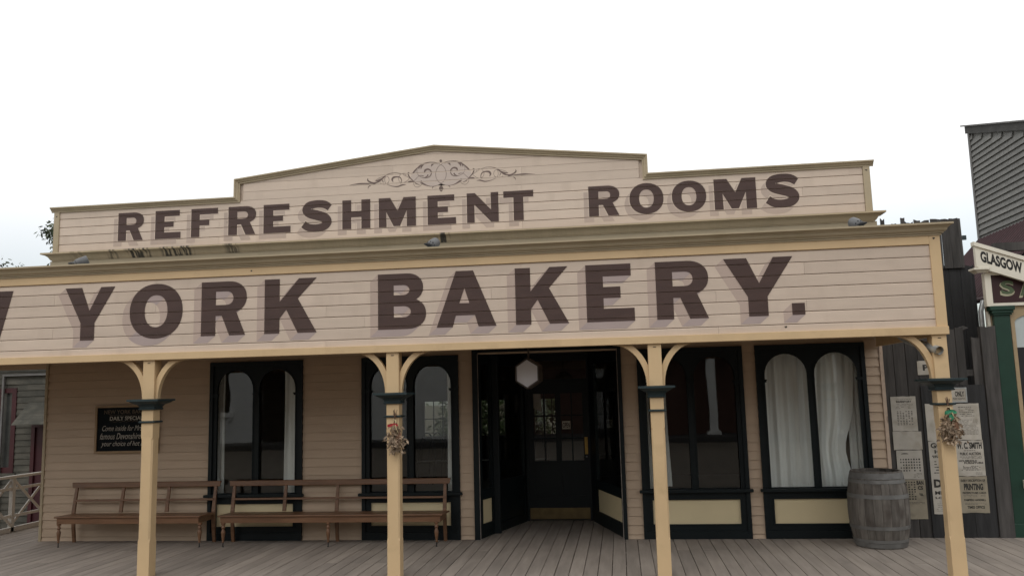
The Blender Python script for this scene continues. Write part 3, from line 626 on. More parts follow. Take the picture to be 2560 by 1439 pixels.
# --- shop windows ---------------------------------------------------------------
def shop_window(x0, x1):
    xm = (x0 + x1) / 2; ml = .034; mg = .095
    h = [arch(x0 + mg, xm - ml, .622, 2.045, 2.312), arch(xm + ml, x1 - mg, .622, 2.045, 2.312), rect(x0 + .122, x1 - .122, .176, .488)]
    w = MB().prism(rect(x0, x1, 0, WZ), h, FX, YW - .02, YW + .04)
    for a, b in ((x0, x0 + .05), (x1 - .05, x1)): w.box(a, b, YW - .045, YW - .02, .0, WZ)
    w.box(x0 + .05, x1 - .05, YW - .045, YW - .02, WZ - .05, WZ)
    w.box(x0 + .05, x1 - .05, YW - .04, YW - .02, .0, .10)
    wo = w.build('shop_window', M_green, bak, (xm, YW, 0))
    for hh in h[:2]:
        MB().add([(a, YW + .02, b) for a, b in hh], [tuple(range(len(hh)))]).build('pane', M_glass, wo)
        inner = [(xm_ + (a - xm_) * .955, b if b < .63 else .622 + (b - .622) * .988) for a, b in hh for xm_ in [(hh[0][0] + hh[1][0]) / 2]]
        MB().prism(hh, [inner], FX, YW - .032, YW - .02).build('arch_bead', M_green, wo)
    for xx in (xm, x0 + mg - .01, x1 - mg + .01):
        MB().box(xx - .045, xx + .045, YW - .052, YW - .02, 1.955, 1.972).box(xx - .038, xx + .038, YW - .046, YW - .02, 1.935, 1.955).build('arch_capital', M_green, wo)
    MB().box(x0 - .035, x1 + .035, YW - .10, YW - .0455, .575, .612).build('sill', M_green, wo, bevel=.004)
    MB().box(x0 + .122, x1 - .122, YW - .004, YW + .03, .176, .488).build('panel', M_panel, wo)
    fr = MB().prism(rect(x0 + .11, x1 - .11, .164, .50), [rect(x0 + .128, x1 - .128, .182, .482)], FX, YW - .032, YW - .02); fr.build('panel_moulding', M_green, wo)
    return wo
for a, b in WIN: shop_window(a, b)
# --- recessed shop entrance -------------------------------------------------------
PL0, PL1, PR0, PR1 = (.545, 2.35), (1.0, 3.85), (2.405, 2.35), (1.95, 3.85)
ent = MB()
for (a, b) in ((DX0 - .003, .545), (2.405, DX1 + .003)): ent.box(a, b, YW - .05, YW + .12, 0, 2.47)
ent.box(.545, 2.405, YW - .01, YW + .12, 2.43, 2.52)
ent.add([(.5, 2.42, 2.44), (2.45, 2.42, 2.44), (1.97, 3.95, 2.44), (.98, 3.95, 2.44)], [(0, 1, 2, 3)])
ento = ent.build('shop_entrance', M_green, bak, (1.47, YW, 0))
MB().box(.548, .556, YW - .06, YW - .05, 0, 2.42).box(2.394, 2.402, YW - .06, YW - .05, 0, 2.42).build('edge_strip', mat('worn_edge_paint', (.22, .19, .17), .6, .3, 10), ento)
def side(p0, p1, nrm, panels, panes, name):
    d = Vector((p1[0] - p0[0], p1[1] - p0[1])); Ln = d.length; d.normalize(); nv = Vector(nrm)
    fn = lambda u, v, t: (p0[0] + d.x * u + nv.x * t, p0[1] + d.y * u + nv.y * t, v)
    holes = [rect(*q[:4]) for q in panels] + [rect(*q) for q in panes]
    so = MB().prism(rect(0, Ln, 0, 2.44), holes, fn, 0, -.05).build(name, M_green, ento)
    for q in panels:
        MB().prism(rect(*q[:4]), [], fn, -.02, -.045).build('entrance_panel', q[4], ento)
    for q in panes:
        MB().add([fn(u, v, -.02) for u, v in rect(*q)], [(0, 1, 2, 3)]).build('entrance_pane', M_glass, ento)
    return fn
nl = Vector((PL1[1] - PL0[1], -(PL1[0] - PL0[0]))).normalized(); nr_ = Vector((-(PR1[1] - PR0[1]), (PR1[0] - PR0[0]))).normalized()
side(PL0, PL1, nl, [(.06, .36, .176, .488, M_panel), (.60, 1.48, .12, .55, M_green)], [(.06, .36, .62, 2.28), (.60, 1.48, .68, 2.28)], 'left_side_frame')
MB().box(.66, .745, 2.745, 2.84, 0, 2.44).build('entrance_post', M_green, ento)
side(PR0, PR1, nr_, [(.06, 1.25, .176, .488, M_panel)], [(.06, 1.25, .62, 2.28)], 'right_side_frame')
# door, at the back of the recess
MB().box(.98, 1.02, 3.84, 3.94, 0, 2.44).box(1.93, 1.97, 3.84, 3.94, 0, 2.44).box(1.02, 1.93, 3.84, 3.94, 2.02, 2.08).box(1.02, 1.93, 3.84, 3.94, 2.36, 2.44).build('door_frame', M_green, ento)
MB().add([(1.02, 3.89, 2.08), (1.93, 3.89, 2.08), (1.93, 3.89, 2.36), (1.02, 3.89, 2.36)], [(0, 1, 2, 3)]).build('transom_pane', M_glass, ento)
dpan = [(1.115, 1.445), (1.525, 1.855)]
gh = []
for a, b in dpan:
    for c in range(2):
        for r in range(3):
            w_2 = (b - a - .018) / 2; hh_ = (1.865 - .87 - .036) / 3; xa = a + c * (w_2 + .018); za = .87 + r * (hh_ + .018); gh.append(rect(xa, xa + w_2, za, za + hh_))
ph = [rect(a, b, .36, .71) for a, b in dpan]
door = MB().prism(rect(1.02, 1.93, .015, 2.02), gh + ph, FX, 3.855, 3.90).build('shop_door', M_green, bak, (1.47, 3.88, 0))
for q in gh: MB().add([(a, 3.88, b) for a, b in q], [(0, 1, 2, 3)]).build('pane', M_glass, door)
for q in ph: MB().prism(q, [], FX, 3.872, 3.895).build('door_panel', M_green, door)
box('kick_plate', mat('dull_brass_plate', (.16, .115, .05), .5, .2, 8, metal=.5), door, 1.03, 1.92, 3.848, 3.855, .025, .185)
box('push_plate', M_gold, door, 1.872, 1.917, 3.848, 3.8545, .96, 1.21)
MB().lathe((1.894, 3.845, .925), [(.0, -.012), (.011, -.008), (.013, 0), (.011, .008), (0, .012)], 10).build('keyhole_knob', M_galv, door)

# ------------------------------------------------------------------ hexagonal sign lantern
hx = thing('hexagonal_sign', 'hexagonal lantern sign with pale blank face hanging at the shop entrance', 'sign', (1.383, .95, 2.42))
cxh, czh = 1.383, 2.10
hexp = lambda r, rz: [(cxh + r * math.sin(math.pi / 3 * i) / .866, czh + rz * math.cos(math.pi / 3 * i)) for i in range(6)]
MB().prism(hexp(.142, .178), [hexp(.128, .160)], FX, .86, 1.02).build('frame', M_hexf, hx)
MB().prism(hexp(.1275, .1595), [], FX, .872, 1.008).build('face_panel', M_hex, hx)
hx.rotation_euler = (0, 0, -.2)
MB().tube([(cxh, .94, 2.27), (cxh, .94, 2.50)], .012, 8).lathe((cxh, .94, 2.475), [(.03, 0), (.045, .02), (.045, .025)], 12).build('hanger', M_hexf, hx)

# ------------------------------------------------------------------ curtains
def curtain(x0, x1, z0, z1, y, amp, waves, label, xb0=None, xb1=None, pinch=None, seed=1):
    rnd = random.Random(seed); nu, nv = 56, 16; mb = MB(); ph_ = [rnd.uniform(0, 6.28) for _ in range(6)]
    xb0 = x0 if xb0 is None else xb0; xb1 = x1 if xb1 is None else xb1
    for j in range(nv + 1):
        v = j / nv
        for i in range(nu + 1):
            u = i / nu; a = x0 + (xb0 - x0) * v; b = x1 + (xb1 - x1) * v
            if pinch: b -= pinch * math.exp(-((v - .72) / .16) ** 2)
            yy = y + amp * (math.sin(u * waves * 6.28 + ph_[0] + .5 * math.sin(v * 3 + ph_[1])) + .45 * math.sin(u * waves * 13.1 + ph_[2] + v * 1.7) + .3 * math.sin(u * waves * 3.1 + ph_[3]))
            mb.v.append((a + (b - a) * u + .006 * math.sin(v * 5 + u * 9), yy, z1 + (z0 - z1) * v))
    for j in range(nv):
        for i in range(nu): mb.f.append((j * (nu + 1) + i, j * (nu + 1) + i + 1, (j + 1) * (nu + 1) + i + 1, (j + 1) * (nu + 1) + i))
    o = mb.build('curtain', M_curt, None, ((x0 + x1) / 2, y, z0), smooth=True)
    return tag(o, label, 'curtain', 'curtains in the shop windows')
curtain(4.20, 4.83, .60, 2.36, 2.46, .016, 4.5, 'white drape filling the left arch of the window by the barrel', seed=3)
curtain(4.83, 5.42, .60, 2.36, 2.45, .016, 3.2, 'white drape gathered aside in the right arch of the window by the barrel', 4.83, 5.30, .10, seed=5)
curtain(5.30, 5.48, .60, 2.36, 2.47, .014, 2.0, 'narrow white drape at the right jamb of the window behind the barrel', seed=15)
curtain(-2.22, -1.96, .60, 2.36, 2.46, .013, 1.6, 'pale drape at the right jamb of the leftmost shop window', seed=6)
curtain(-3.33, -3.12, .60, 2.36, 2.50, .013, 1.6, 'dim drape at the left jamb of the leftmost shop window', seed=7)
curtain(.08, .24, .60, 2.36, 2.48, .012, 1.4, 'pale drape at the right jamb of the window beside the entrance', seed=8)
curtain(2.70, 2.80, .60, 2.36, 2.47, .012, 1.2, 'pale drape at the left jamb of the window right of the entrance', seed=9)
curtain(2.93, 3.03, .60, 2.05, 2.75, .012, 1.2, 'dim tied drape behind the third verandah post', 2.90, 3.06, seed=10)
# ------------------------------------------------------------------ inside: bentwood chairs, notices
def chair(x, y, rz, label):
    t = thing('bentwood_chair', label, 'chair', (x, y, 0), 'bentwood chairs inside the shop')
    c, s_ = math.cos(rz), math.sin(rz); T = lambda a, b, z: (x + c * a - s_ * b, y + s_ * a + c * b, z)
    MB().tube([T(-.19, .2, .45)] + [T(-.19 * math.cos(a), .22 + .05 * math.sin(a), .45 + .62 * math.sin(a)) for a in [math.pi * i / 14 for i in range(1, 14)]] + [T(.19, .2, .45)], .014, 6).build('back_hoop', M_chair, t)
    MB().tube([T(-.12, .2, .45)] + [T(-.12 * math.cos(a), .215 + .04 * math.sin(a), .45 + .50 * math.sin(a)) for a in [math.pi * i / 10 for i in range(1, 10)]] + [T(.12, .2, .45)], .011, 6).build('inner_hoop', M_chair, t)
    MB().lathe(T(0, 0, .44), [(.0, 0), (.20, 0), (.205, .012), (.20, .03), (0, .03)], 16).build('seat', M_chair, t)
    for a, b in ((-.16, -.16), (.16, -.16), (-.17, .18), (.17, .18)): MB().tube([T(a, b, .45), T(a * 1.2, b * 1.25, -.012)], [.016, .012], 6).build('leg', M_chair, t)
for i, (x, y, rz) in enumerate(((-1.62, 9.45, .2), (-1.42, 9.25, -.3), (-1.86, 9.35, .1), (.62, 9.4, 0), (-.58, 9.4, .3))):
    chair(x, y, rz, ['dark bentwood chair silhouetted against the far window, seen through the second shop window', 'nearest hoop-backed chair seen through the second shop window', 'leftmost hoop-backed chair seen through the second shop window', 'dark bentwood chair seen through the left glass of the door', 'dark bentwood chair seen through the narrow pane left of the entrance'][i])
op = thing('open_sign', 'small white OPEN sign behind the right glass of the shop door', 'sign', (1.60, 3.915, 1.36))
box('sign_card', M_cream, op, 1.54, 1.665, 3.912, 3.918, 1.33, 1.45); text("OPEN", .02, 0, 1.55, 1.655, 1.35, 1.43, 3.9105, M_black, op)
nc = thing('door_notice', 'tilted white notice behind the left glass of the shop door', 'notice', (1.18, 3.92, 1.62))
MB().hexa([(1.10, 3.915, 1.66), (1.235, 3.915, 1.58), (1.225, 3.915, 1.86), (1.10, 3.915, 1.88)], [(1.10, 3.918, 1.66), (1.235, 3.918, 1.58), (1.225, 3.918, 1.86), (1.10, 3.918, 1.88)]).build('sheet', M_paper, nc)

# ------------------------------------------------------------------ spotlights on the verandah roof
def spotlight(x, y, z, az, label):
    t = thing('spotlight', label, 'spotlight', (x, y, z - .16), 'spotlights aimed at the upper sign')
    d = Vector((math.sin(az) * .8, .8 * math.cos(az), .35)).normalized(); side_ = d.cross(Vector((0, 0, 1))).normalized(); up = side_.cross(d)
    def P(a, rr, al): return Vector((x, y, z)) + d * al + (side_ * math.cos(a) + up * math.sin(a)) * rr
    prof_ = [(a * .86, b * .86) for a, b in [(.012, -.098), (.032, -.092), (.052, -.075), (.064, -.048), (.068, -.01), (.070, .09), (.064, .088), (.060, 0)]]
    mb = MB(); n = 16
    for rr, al in prof_: mb.v += [tuple(P(2 * math.pi * i / n, rr, al)) for i in range(n)]
    for j in range(len(prof_) - 1):
        for i in range(n): mb.f.append((j * n + i, j * n + (i + 1) % n, (j + 1) * n + (i + 1) % n, (j + 1) * n + i))
    mb.f.append(tuple(range(n))[::-1]); mb.build('lamp_shell', M_lampgrey, t, smooth=True)
    vh = MB()
    for rr, al, cnt, ofs in ((.030, -.081, 5, .3), (.049, -.0605, 9, 0.)):
        for i in range(cnt):
            a = 2 * math.pi * i / cnt + ofs; c0 = P(a, rr, al); rad = (P(a, 1, 0) - P(a, 0, 0)); nn = (rad * .6 - d * .8).normalized(); e1 = nn.orthogonal().normalized(); e2 = nn.cross(e1)
            c0 = c0 + nn * .0025; vh.add([c0 + (e1 * math.cos(q) + e2 * math.sin(q)) * .0075 for q in [math.pi / 4 * k for k in range(8)]], [tuple(range(8))])
    vh.build('vent_holes', M_dark, t)
    kn = MB().tube([P(0, 0, -.06), P(math.pi / 2 + .6 * (1 if az >= 0 else -1), .03, -.10), P(math.pi / 2 + .75 * (1 if az >= 0 else -1), .058, -.135)], [.030, .022, .006], 8); kn.build('knuckle', M_dark, t)
    MB().tube([(x, y, z - .045), (x, y, z - .27)], .012, 8).lathe((x, y, z - .275), [(.04, 0), (.04, .012), (.015, .02)], 12).build('stand', M_dark, t)
spotlight(-4.05, .55, 3.60, .9, 'grey vented spotlight at the left end of the verandah roof')
spotlight(.345, .55, 3.61, .25, 'grey vented spotlight in the middle of the verandah roof')
spotlight(5.05, .55, 3.605, -.25, 'grey vented spotlight at the right end of the verandah roof')

# ------------------------------------------------------------------ specials blackboard
sb = thing('specials_board', 'black specials board with chalk lettering and tan frame on the shop wall', 'blackboard', (-4.45, YW - .03, 1.2))
box('board', M_chalk, sb, -4.905, -3.995, YW - .045, YW - .022, 1.21, 1.83)
MB().prism(rect(-4.925, -3.975, 1.192, 1.85), [rect(-4.897, -4.003, 1.222, 1.824)], FX, YW - .06, YW - .022).build('frame', M_cframe, sb, bevel=.003)
yb = YW - .0465
text("NEW YORK BAKERY", .012, 0, -4.80, -4.10, 1.735, 1.79, yb, M_chalkt2, sb); text("DAILY SPECIALS", .018, 0, -4.71, -4.18, 1.645, 1.70, yb, M_chalkt, sb)
text("Come inside for Mrs", 0, .35, -4.82, -4.22, 1.50, 1.575, yb, M_chalkt, sb); text("famous Devonshire tea", 0, .35, -4.85, -4.12, 1.385, 1.47, yb, M_chalkt, sb); text("your choice of hot bev", 0, .35, -4.83, -4.12, 1.27, 1.36, yb, M_chalkt, sb)
fl = MB()
for z_, x0, x1 in ((1.717, -4.72, -4.16), (1.628, -4.70, -4.18)):
    pts = [(x0 + (x1 - x0) * i / 30, z_ + .006 * math.sin(i * 1.25)) for i in range(31)]; l_, r__ = ribbon(pts, [.0018] * 31)
    for i in range(30): fl.add([(l_[i][0], yb, l_[i][1]), (r__[i][0], yb, r__[i][1]), (r__[i + 1][0], yb, r__[i + 1][1]), (l_[i + 1][0], yb, l_[i + 1][1])], [(0, 1, 2, 3)])
fl.build('flourish', M_chalkt2, sb)

# ------------------------------------------------------------------ benches
def bench(xa, xb, fx, bx, label):
    """xa..xb seat; fx front leg positions; bx back stile positions"""
    t = thing('bench', label, 'bench', ((xa + xb) / 2, 1.98, 0), 'benches against the shop wall')
    yf, yr = 1.745, 2.16
    MB().hexa([(xa, yf, .382), (xb, yf, .382), (xb + .01, yr, .37), (xa + .01, yr, .37)], [(xa, yf, .404), (xb, yf, .404), (xb + .01, yr, .392), (xa + .01, yr, .392)]).build('seat', M_bench, t, bevel=.006)
    ap = MB().box(xa + .03, xb - .03, yf + .025, yf + .045, .305, .382); ap.box(xa + .03, xa + .05, yf + .045, yr - .03, .305, .370); ap.box(xb - .05, xb - .03, yf + .045, yr - .03, .305, .370); ap.build('apron', M_bench, t)
    for xx in fx:
        mb = MB().lathe((xx, 1.80, 0), [(.010, .055), (.014, .06), (.017, .068), (.012, .078), (.016, .09), (.026, .165), (.028, .19), (.018, .215), (.016, .225), (.027, .245), (.016, .266), (.017, .275), (.029, .285), (.029, .312)], 12)
        lg = mb.build('front_leg', M_bench, t, smooth=True)
        MB().lathe((xx, 1.80, 0), [(.014, .0), (.012, .004), (.007, .01), (.007, .056)], 8).build('iron_foot', M_dark, lg)
    for xx in bx:
        path = [(xx, 2.195, -.005), (xx, 2.165, .20), (xx, 2.155, .40), (xx, 2.185, .58), (xx, 2.225, .775)]; w2 = [.020, .022, .024, .021, .017]; mb = MB()
        end = xx in (bx[0], bx[-1]) or True
        if xx not in (bx[0], bx[-1]) and not (len(fx) == 3 and abs(xx - fx[1]) < .1): path = path[2:]; w2 = w2[2:]
        for (px, py, pz), q in zip(path, w2): mb.v += [(px - q, py - .014, pz), (px + q, py - .014, pz), (px + q, py + .014, pz), (px - q, py + .014, pz)]
        n = len(path)
        for i in range(n - 1):
            for j in range(4): mb.f.append((i * 4 + j, i * 4 + (j + 1) % 4, i * 4 + 4 + (j + 1) % 4, i * 4 + 4 + j))
        mb.f += [(3, 2, 1, 0), (n * 4 - 4, n * 4 - 3, n * 4 - 2, n * 4 - 1)]; mb.build('back_stile', M_bench, t)
    a, b = bx[0] - .06, bx[-1] + .06
    MB().hexa([(a, 2.195, .728), (b, 2.195, .728), (b, 2.215, .728), (a, 2.215, .728)], [(a - .015, 2.205, .80), (b + .015, 2.205, .80), (b + .015, 2.235, .80), (a - .015, 2.235, .80)]).build('top_rail', M_bench, t, bevel=.008)
    MB().hexa([(bx[0], 2.155, .548), (bx[-1], 2.155, .548), (bx[-1], 2.185, .548), (bx[0], 2.185, .548)], [(bx[0], 2.16, .575), (bx[-1], 2.16, .575), (bx[-1], 2.19, .575), (bx[0], 2.19, .575)]).build('middle_rail', M_bench, t, bevel=.006)
    return t
bench(-5.135, -3.07, (-5.09, -3.095), (-5.135, -4.435, -3.765, -3.09), 'shorter brown wooden bench below the specials board')
bench(-2.83, .15, (-2.77, -1.351, .063), (-2.82, -2.09, -1.365, -.63, .095), 'longer brown wooden bench below the two left windows')

# ------------------------------------------------------------------ barrel
bx_, by_ = 5.395, 1.80
br = thing('barrel', 'weathered grey wooden barrel standing beside the curtained window', 'barrel', (bx_, by_, 0))
BH = .865
def brad(z): return .278 + .062 * (1 - ((z - .44) / .44) ** 2)
ns = 22; lv = [0, .03, .10, .2, .32, .44, .56, .68, .78, .835, BH]
for k in range(ns):
    a0 = 2 * math.pi * k / ns + .004; a1 = 2 * math.pi * (k + 1) / ns - .004; mb = MB(); dr = random.uniform(-.0025, .0015)
    for z in lv:
        for rr, a in ((brad(z) + dr, a0), (brad(z) + dr, (a0 + a1) / 2), (brad(z) + dr, a1), (brad(z) - .022, a1), (brad(z) - .022, a0)): mb.v.append((bx_ + rr * math.cos(a), by_ + rr * math.sin(a), z))
    for i in range(len(lv) - 1):
        for j in range(5): mb.f.append((i * 5 + j, i * 5 + (j + 1) % 5, i * 5 + 5 + (j + 1) % 5, i * 5 + 5 + j))
    n5 = 5 * len(lv); mb.f += [(4, 3, 2, 1, 0), (n5 - 5, n5 - 4, n5 - 3, n5 - 2, n5 - 1)]; mb.build('stave', M_barrel, br)
def hoop(z0, z1):
    mb = MB(); n = 40; e = .004
    for i in range(n):
        a = 2 * math.pi * i / n
        for rr, z in ((brad(z0) - .002, z0), (brad(z0) + e, z0), (brad(z1) + e, z1), (brad(z1) - .002, z1)): mb.v.append((bx_ + rr * math.cos(a), by_ + rr * math.sin(a), z))
    for i in range(n):
        for j in range(4): mb.f.append((i * 4 + j, ((i + 1) % n) * 4 + j, ((i + 1) % n) * 4 + (j + 1) % 4, i * 4 + (j + 1) % 4))
    mb.build('hoop', M_hoop, br, smooth=True)
for a, b in ((.012, .062), (.066, .10), (.215, .255), (.565, .61), (.735, .775), (.785, .85)): hoop(a, b)
MB().lathe((bx_, by_, 0), [(0, BH - .05), (brad(BH) - .021, BH - .05), (brad(BH) - .021, BH - .035), (0, BH - .035)], 28).build('lid', M_barrel, br)

# ------------------------------------------------------------------ dried bouquets on two posts
def bouquet(x, z, ribbon_m, label, seed, big=1.0):
    rnd = random.Random(seed); y = -.045
    t = thing('dried_bouquet', label, 'bouquet', (x, y, z - .40), 'dried flower bunches hung on the posts')
    st = MB()
    for i in range(9): st.tube([(x + rnd.uniform(-.022, .022), y + rnd.uniform(-.01, .01), z + rnd.uniform(.03, .085)), (x + rnd.uniform(-.006, .006), y, z - .02), (x + rnd.uniform(-.06, .06), y + rnd.uniform(-.03, .02), z - .16)], .0028, 5)
    st.build('stems', M_dry3, t)
    lf = MB()
    def leaf(c, l_, wd):
        d = Vector((rnd.gauss(0, .55), rnd.gauss(0, .4), rnd.uniform(-1, .25))).normalized(); s_ = d.orthogonal().normalized(); s_.rotate(Matrix.Rotation(rnd.uniform(0, 6.28), 3, d)); nn = d.cross(s_)
        c = Vector(c); lf.add([c, c + d * l_ * .4 + s_ * wd + nn * wd * .5, c + d * l_, c + d * l_ * .4 - s_ * wd + nn * wd * .5, c + d * l_ * .45 - nn * wd * .3], [(0, 1, 4), (1, 2, 4), (2, 3, 4), (3, 0, 4)])
    for i in range(int(170 * big)):
        q = rnd.random() ** .8; zz = z - .09 - .27 * q; sp_ = .03 + .085 * math.sin(min(1, q * 1.25) * math.pi * .75) * big
        leaf((x + rnd.gauss(0, sp_ * .46) + .008, y - .01 + rnd.gauss(0, .028), zz), rnd.uniform(.035, .075), rnd.uniform(.010, .019))
    lf.build('dried_leaves', M_dry1, t)
    for (dx, dz, r0) in ((-.012, -.245, .042), (.045, -.20, .030)):
        pf = MB()
        for i in range(46):
            a = rnd.uniform(0, 6.28); rr = rnd.uniform(.2, 1) * r0; c = Vector((x + dx + rr * math.cos(a) * .4, y - .015 + rr * math.sin(a) * .3, z + dz + .05)); e = Vector((x + dx + rr * math.cos(a) * 1.1, y - .03 + rr * math.sin(a) * .6, z + dz - rnd.uniform(.03, .075)))
            pf.tube([c, (c + e) / 2 + Vector((rr * math.cos(a) * .3, 0, 0)), e], [.003, .0045, .001], 4)
        pf.build('flower_head', M_dry2 if dx > 0 else M_dry1, t)
    rb = MB()
    for (dx, dz, w_3, h_3, tl) in ((-.038, -.085, .034, .020, .3), (.02, -.08, .024, .018, -.4)) if ribbon_m is M_ribr else ((-.02, -.075, .034, .024, .4), (.03, -.075, .028, .022, -.5), (.005, -.125, .022, .04, .2)):
        pts = [(-1, -.7), (-.3, -.95), (.9, -.4), (1, .5), (.1, .8), (-.9, .6)]
        vs = [Vector((x + dx + a * w_3, y - .045 - .01 * math.cos(a * 2 + b), z + dz + b * h_3 + a * tl * .02)) for a, b in pts]; k = len(vs)
        rb.add(vs + [v + Vector((0, .006, 0)) for v in vs], [tuple(range(k)), tuple(range(2 * k - 1, k - 1, -1))] + [(i, (i + 1) % k, (i + 1) % k + k, i + k) for i in range(k)])
    rb.build('ribbon', ribbon_m, t)
    MB().tube([(x - .015, y - .012, z - .03), (x + .012, y - .016, z - .035), (x + .016, y - .05, z - .10), (x + .05, y - .048, z - .17)], [.008, .008, .005, .004], 5).build('tie', M_twine, t)
bouquet(.045, 1.66, M_ribr, 'dried flower bunch with red ribbon hung on the second verandah post', 11)
bouquet(5.60, 1.665, M_ribg, 'dried flower bunch with green ribbon hung on the rightmost verandah post', 12, 1.1)

# ------------------------------------------------------------------ right: paling fence with notices
pf = thing('paling_fence', 'weathered grey paling fence between the bakery and the saloon', 'fence', (6.4, 2.32, 0))
def paling(xa, xb, ya, z0, z1, m, th=.022, lean=0.0, parent=pf):
    jag = [random.uniform(-.02, .02) for _ in range(3)]
    MB().add([(xa, ya, z0), (xb, ya, z0), (xb, ya + th, z0), (xa, ya + th, z0), (xa + lean, ya, z1 + jag[0]), (xb + lean, ya, z1 + jag[1]), (xb + lean, ya + th, z1 + jag[1]), (xa + lean, ya + th, z1 + jag[0]), ((xa + xb) / 2 + lean, ya, z1 + jag[2]), ((xa + xb) / 2 + lean, ya + th, z1 + jag[2])],
             [(3, 2, 1, 0), (0, 1, 5, 8, 4), (2, 3, 7, 9, 6), (1, 2, 6, 5), (3, 0, 4, 7), (4, 8, 9, 7), (8, 5, 6, 9)]).build('paling', m, parent, ((xa + xb) / 2, ya, z0))
for xa, xb, z1 in ((5.735, 5.862, 2.58), (5.868, 6.005, 2.55), (6.012, 6.15, 2.56), (6.156, 6.285, 2.54), (6.292, 6.40, 2.58), (6.406, 6.525, 2.54), (6.53, 6.618, 2.545), (6.623, 6.72, 2.54), (6.806, 6.905, 2.425)): paling(xa, xb, 2.305 + random.uniform(0, .006), -.03, z1, M_fence)
paling(6.912, 7.085, 2.27, -.03, 2.56, M_fence, .09)
for z in (.35, 1.95): MB().box(5.74, 6.92, 2.335, 2.40, z, z + .08).build('rail', M_fence, pf)
tf = thing('tall_paling_screen', 'tall ragged grey paling screen rising behind the verandah end', 'fence', (6.6, 3.05, -.6))
random.seed(21); xx = 5.86
while xx < 7.07:
    w_4 = random.uniform(.035, .13); nx = min(xx + w_4, 7.105)
    if xx > 6.70: nx = min(xx + random.uniform(.10, .15), 7.105)
    if random.random() > .12 or xx > 6.7: paling(xx, nx - .006, 3.0 + random.uniform(-.006, .01), 3.40, 4.085 + random.uniform(-.045, .03) + (.02 if xx > 6.75 else 0), M_fence, .02, random.uniform(-.01, .006), tf)
    xx = nx + (.0 if random.random() > .15 or xx > 6.6 else .02)
xx = 5.86
while xx < 7.2:
    nx = xx + random.uniform(.11, .16); paling(xx, min(nx, 7.22) - .004, 3.03, -.6, 3.435 + random.uniform(-.01, .0), M_fdark, .02, 0, tf); xx = nx
for z in (.4, 2.0, 3.3): MB().box(5.86, 7.2, 3.055, 3.12, z, z + .08).build('rail', M_fdark, tf)
MB().box(7.10, 7.15, 3.0, 3.03, 3.78, 3.84).build('rail_stub', M_cap, tf)
nb = thing('notice_board', 'dark tarred board carrying the posters on the fence', 'board', (6.52, 2.29, 0))
for a, b in ((6.15, 6.40), (6.404, 6.65), (6.654, 6.90)): box('board_plank', M_fdark, nb, a, b, 2.283, 2.303, 0, 1.84)
# posters
def sheet(name, label, x0, x1, z0, z1, y, m, cat='poster', tilt=0.0):
    t = thing(name, label, cat, ((x0 + x1) / 2, y, z0), 'notices on the fence'); n = 6; mb = MB()
    top = [(x0 + (x1 - x0) * i / n, z1 + random.uniform(-.003, .003) - tilt * i / n) for i in range(n + 1)]; bot = [(x0 + (x1 - x0) * i / n, z0 + random.uniform(-.004, .004) - tilt * i / n) for i in range(n + 1)]
    mb.prism(bot + top[::-1], [], FX, y, y + .0025); mb.build('sheet', m, t); return t
def lines(t, x0, x1, z0, z1, n, y, m=M_inkl, dens=.75, th=.004, seed=0):
    rnd = random.Random(seed); mb = MB()
    for i in range(n):
        z = z1 - (z1 - z0) * (i + .5) / n; xx = x0 + rnd.uniform(0, .1) * (x1 - x0)
        while xx < x1:
            w5 = rnd.uniform(.012, .035); e = min(xx + w5, x1)
            if rnd.random() < dens: mb.add([(xx, y, z - th / 2), (e, y, z - th / 2), (e, y, z + th / 2), (xx, y, z + th / 2)], [(0, 1, 2, 3)])
            xx = e + .006
    if mb.v: tag(mb.build('print_lines', m, t), kind='stuff')
def grid_print(t, x0, x1, z0, z1, nx, nz2, y, m=M_ink, seed=0):
    rnd = random.Random(seed); mb = MB()
    for j in range(nz2):
        for i in range(nx):
            if rnd.random() < .1: continue
            cx_ = x0 + (x1 - x0) * (i + .5) / nx; cz_ = z1 - (z1 - z0) * (j + .5) / nz2; a = (x1 - x0) / nx * rnd.uniform(.2, .32); b = (z1 - z0) / nz2 * rnd.uniform(.2, .3)
            mb.add([(cx_ - a, y, cz_ - b), (cx_ + a, y, cz_ - b), (cx_ + a, y, cz_ + b), (cx_ - a, y, cz_ + b)], [(0, 1, 2, 3)])
    tag(mb.build('calendar_print', m, t), kind='stuff')
y1 = 2.301 - .004; y2 = 2.279; e_ = .0012
p = sheet('notice', 'pale notice with a ruled table, topmost on the left of the fence', 5.783, 6.083, 1.288, 1.716, y1, M_paper)
text("INVENTORY", .03, 0, 5.85, 6.03, 1.638, 1.665, y1 - e_, M_ink, p); lines(p, 5.84, 6.04, 1.672, 1.69, 1, y1 - e_, M_inkl, 1); lines(p, 5.83, 6.05, 1.56, 1.63, 4, y1 - e_, seed=2); grid_print(p, 5.84, 6.04, 1.36, 1.54, 6, 9, y1 - e_, M_inkl, 3)
p = sheet('notice', 'blank off-white sheet below the ruled notice', 5.777, 6.116, 1.062, 1.284, y1 - .003, M_paper)
p = sheet('calendar', 'white calendar sheet below the blank notice', 5.80, 6.105, .70, 1.055, y1, M_paper, 'calendar')
MB().add([(5.87 + .045 * math.cos(a) + .03, y1 - e_, 1.008 + .012 * math.sin(a)) for a in [math.pi * i / 8 for i in range(9)]], [tuple(range(9))]).build('clip_mark', M_black, p)
grid_print(p, 5.83, 6.08, .79, .96, 8, 5, y1 - e_, M_ink, 4); lines(p, 5.98, 6.08, .72, .78, 4, y1 - e_, seed=5)
p = sheet('poster', 'yellowed torn poster with calendar columns behind the barrel', 5.85, 6.112, .22, .695, y1 + .001, M_paper2)
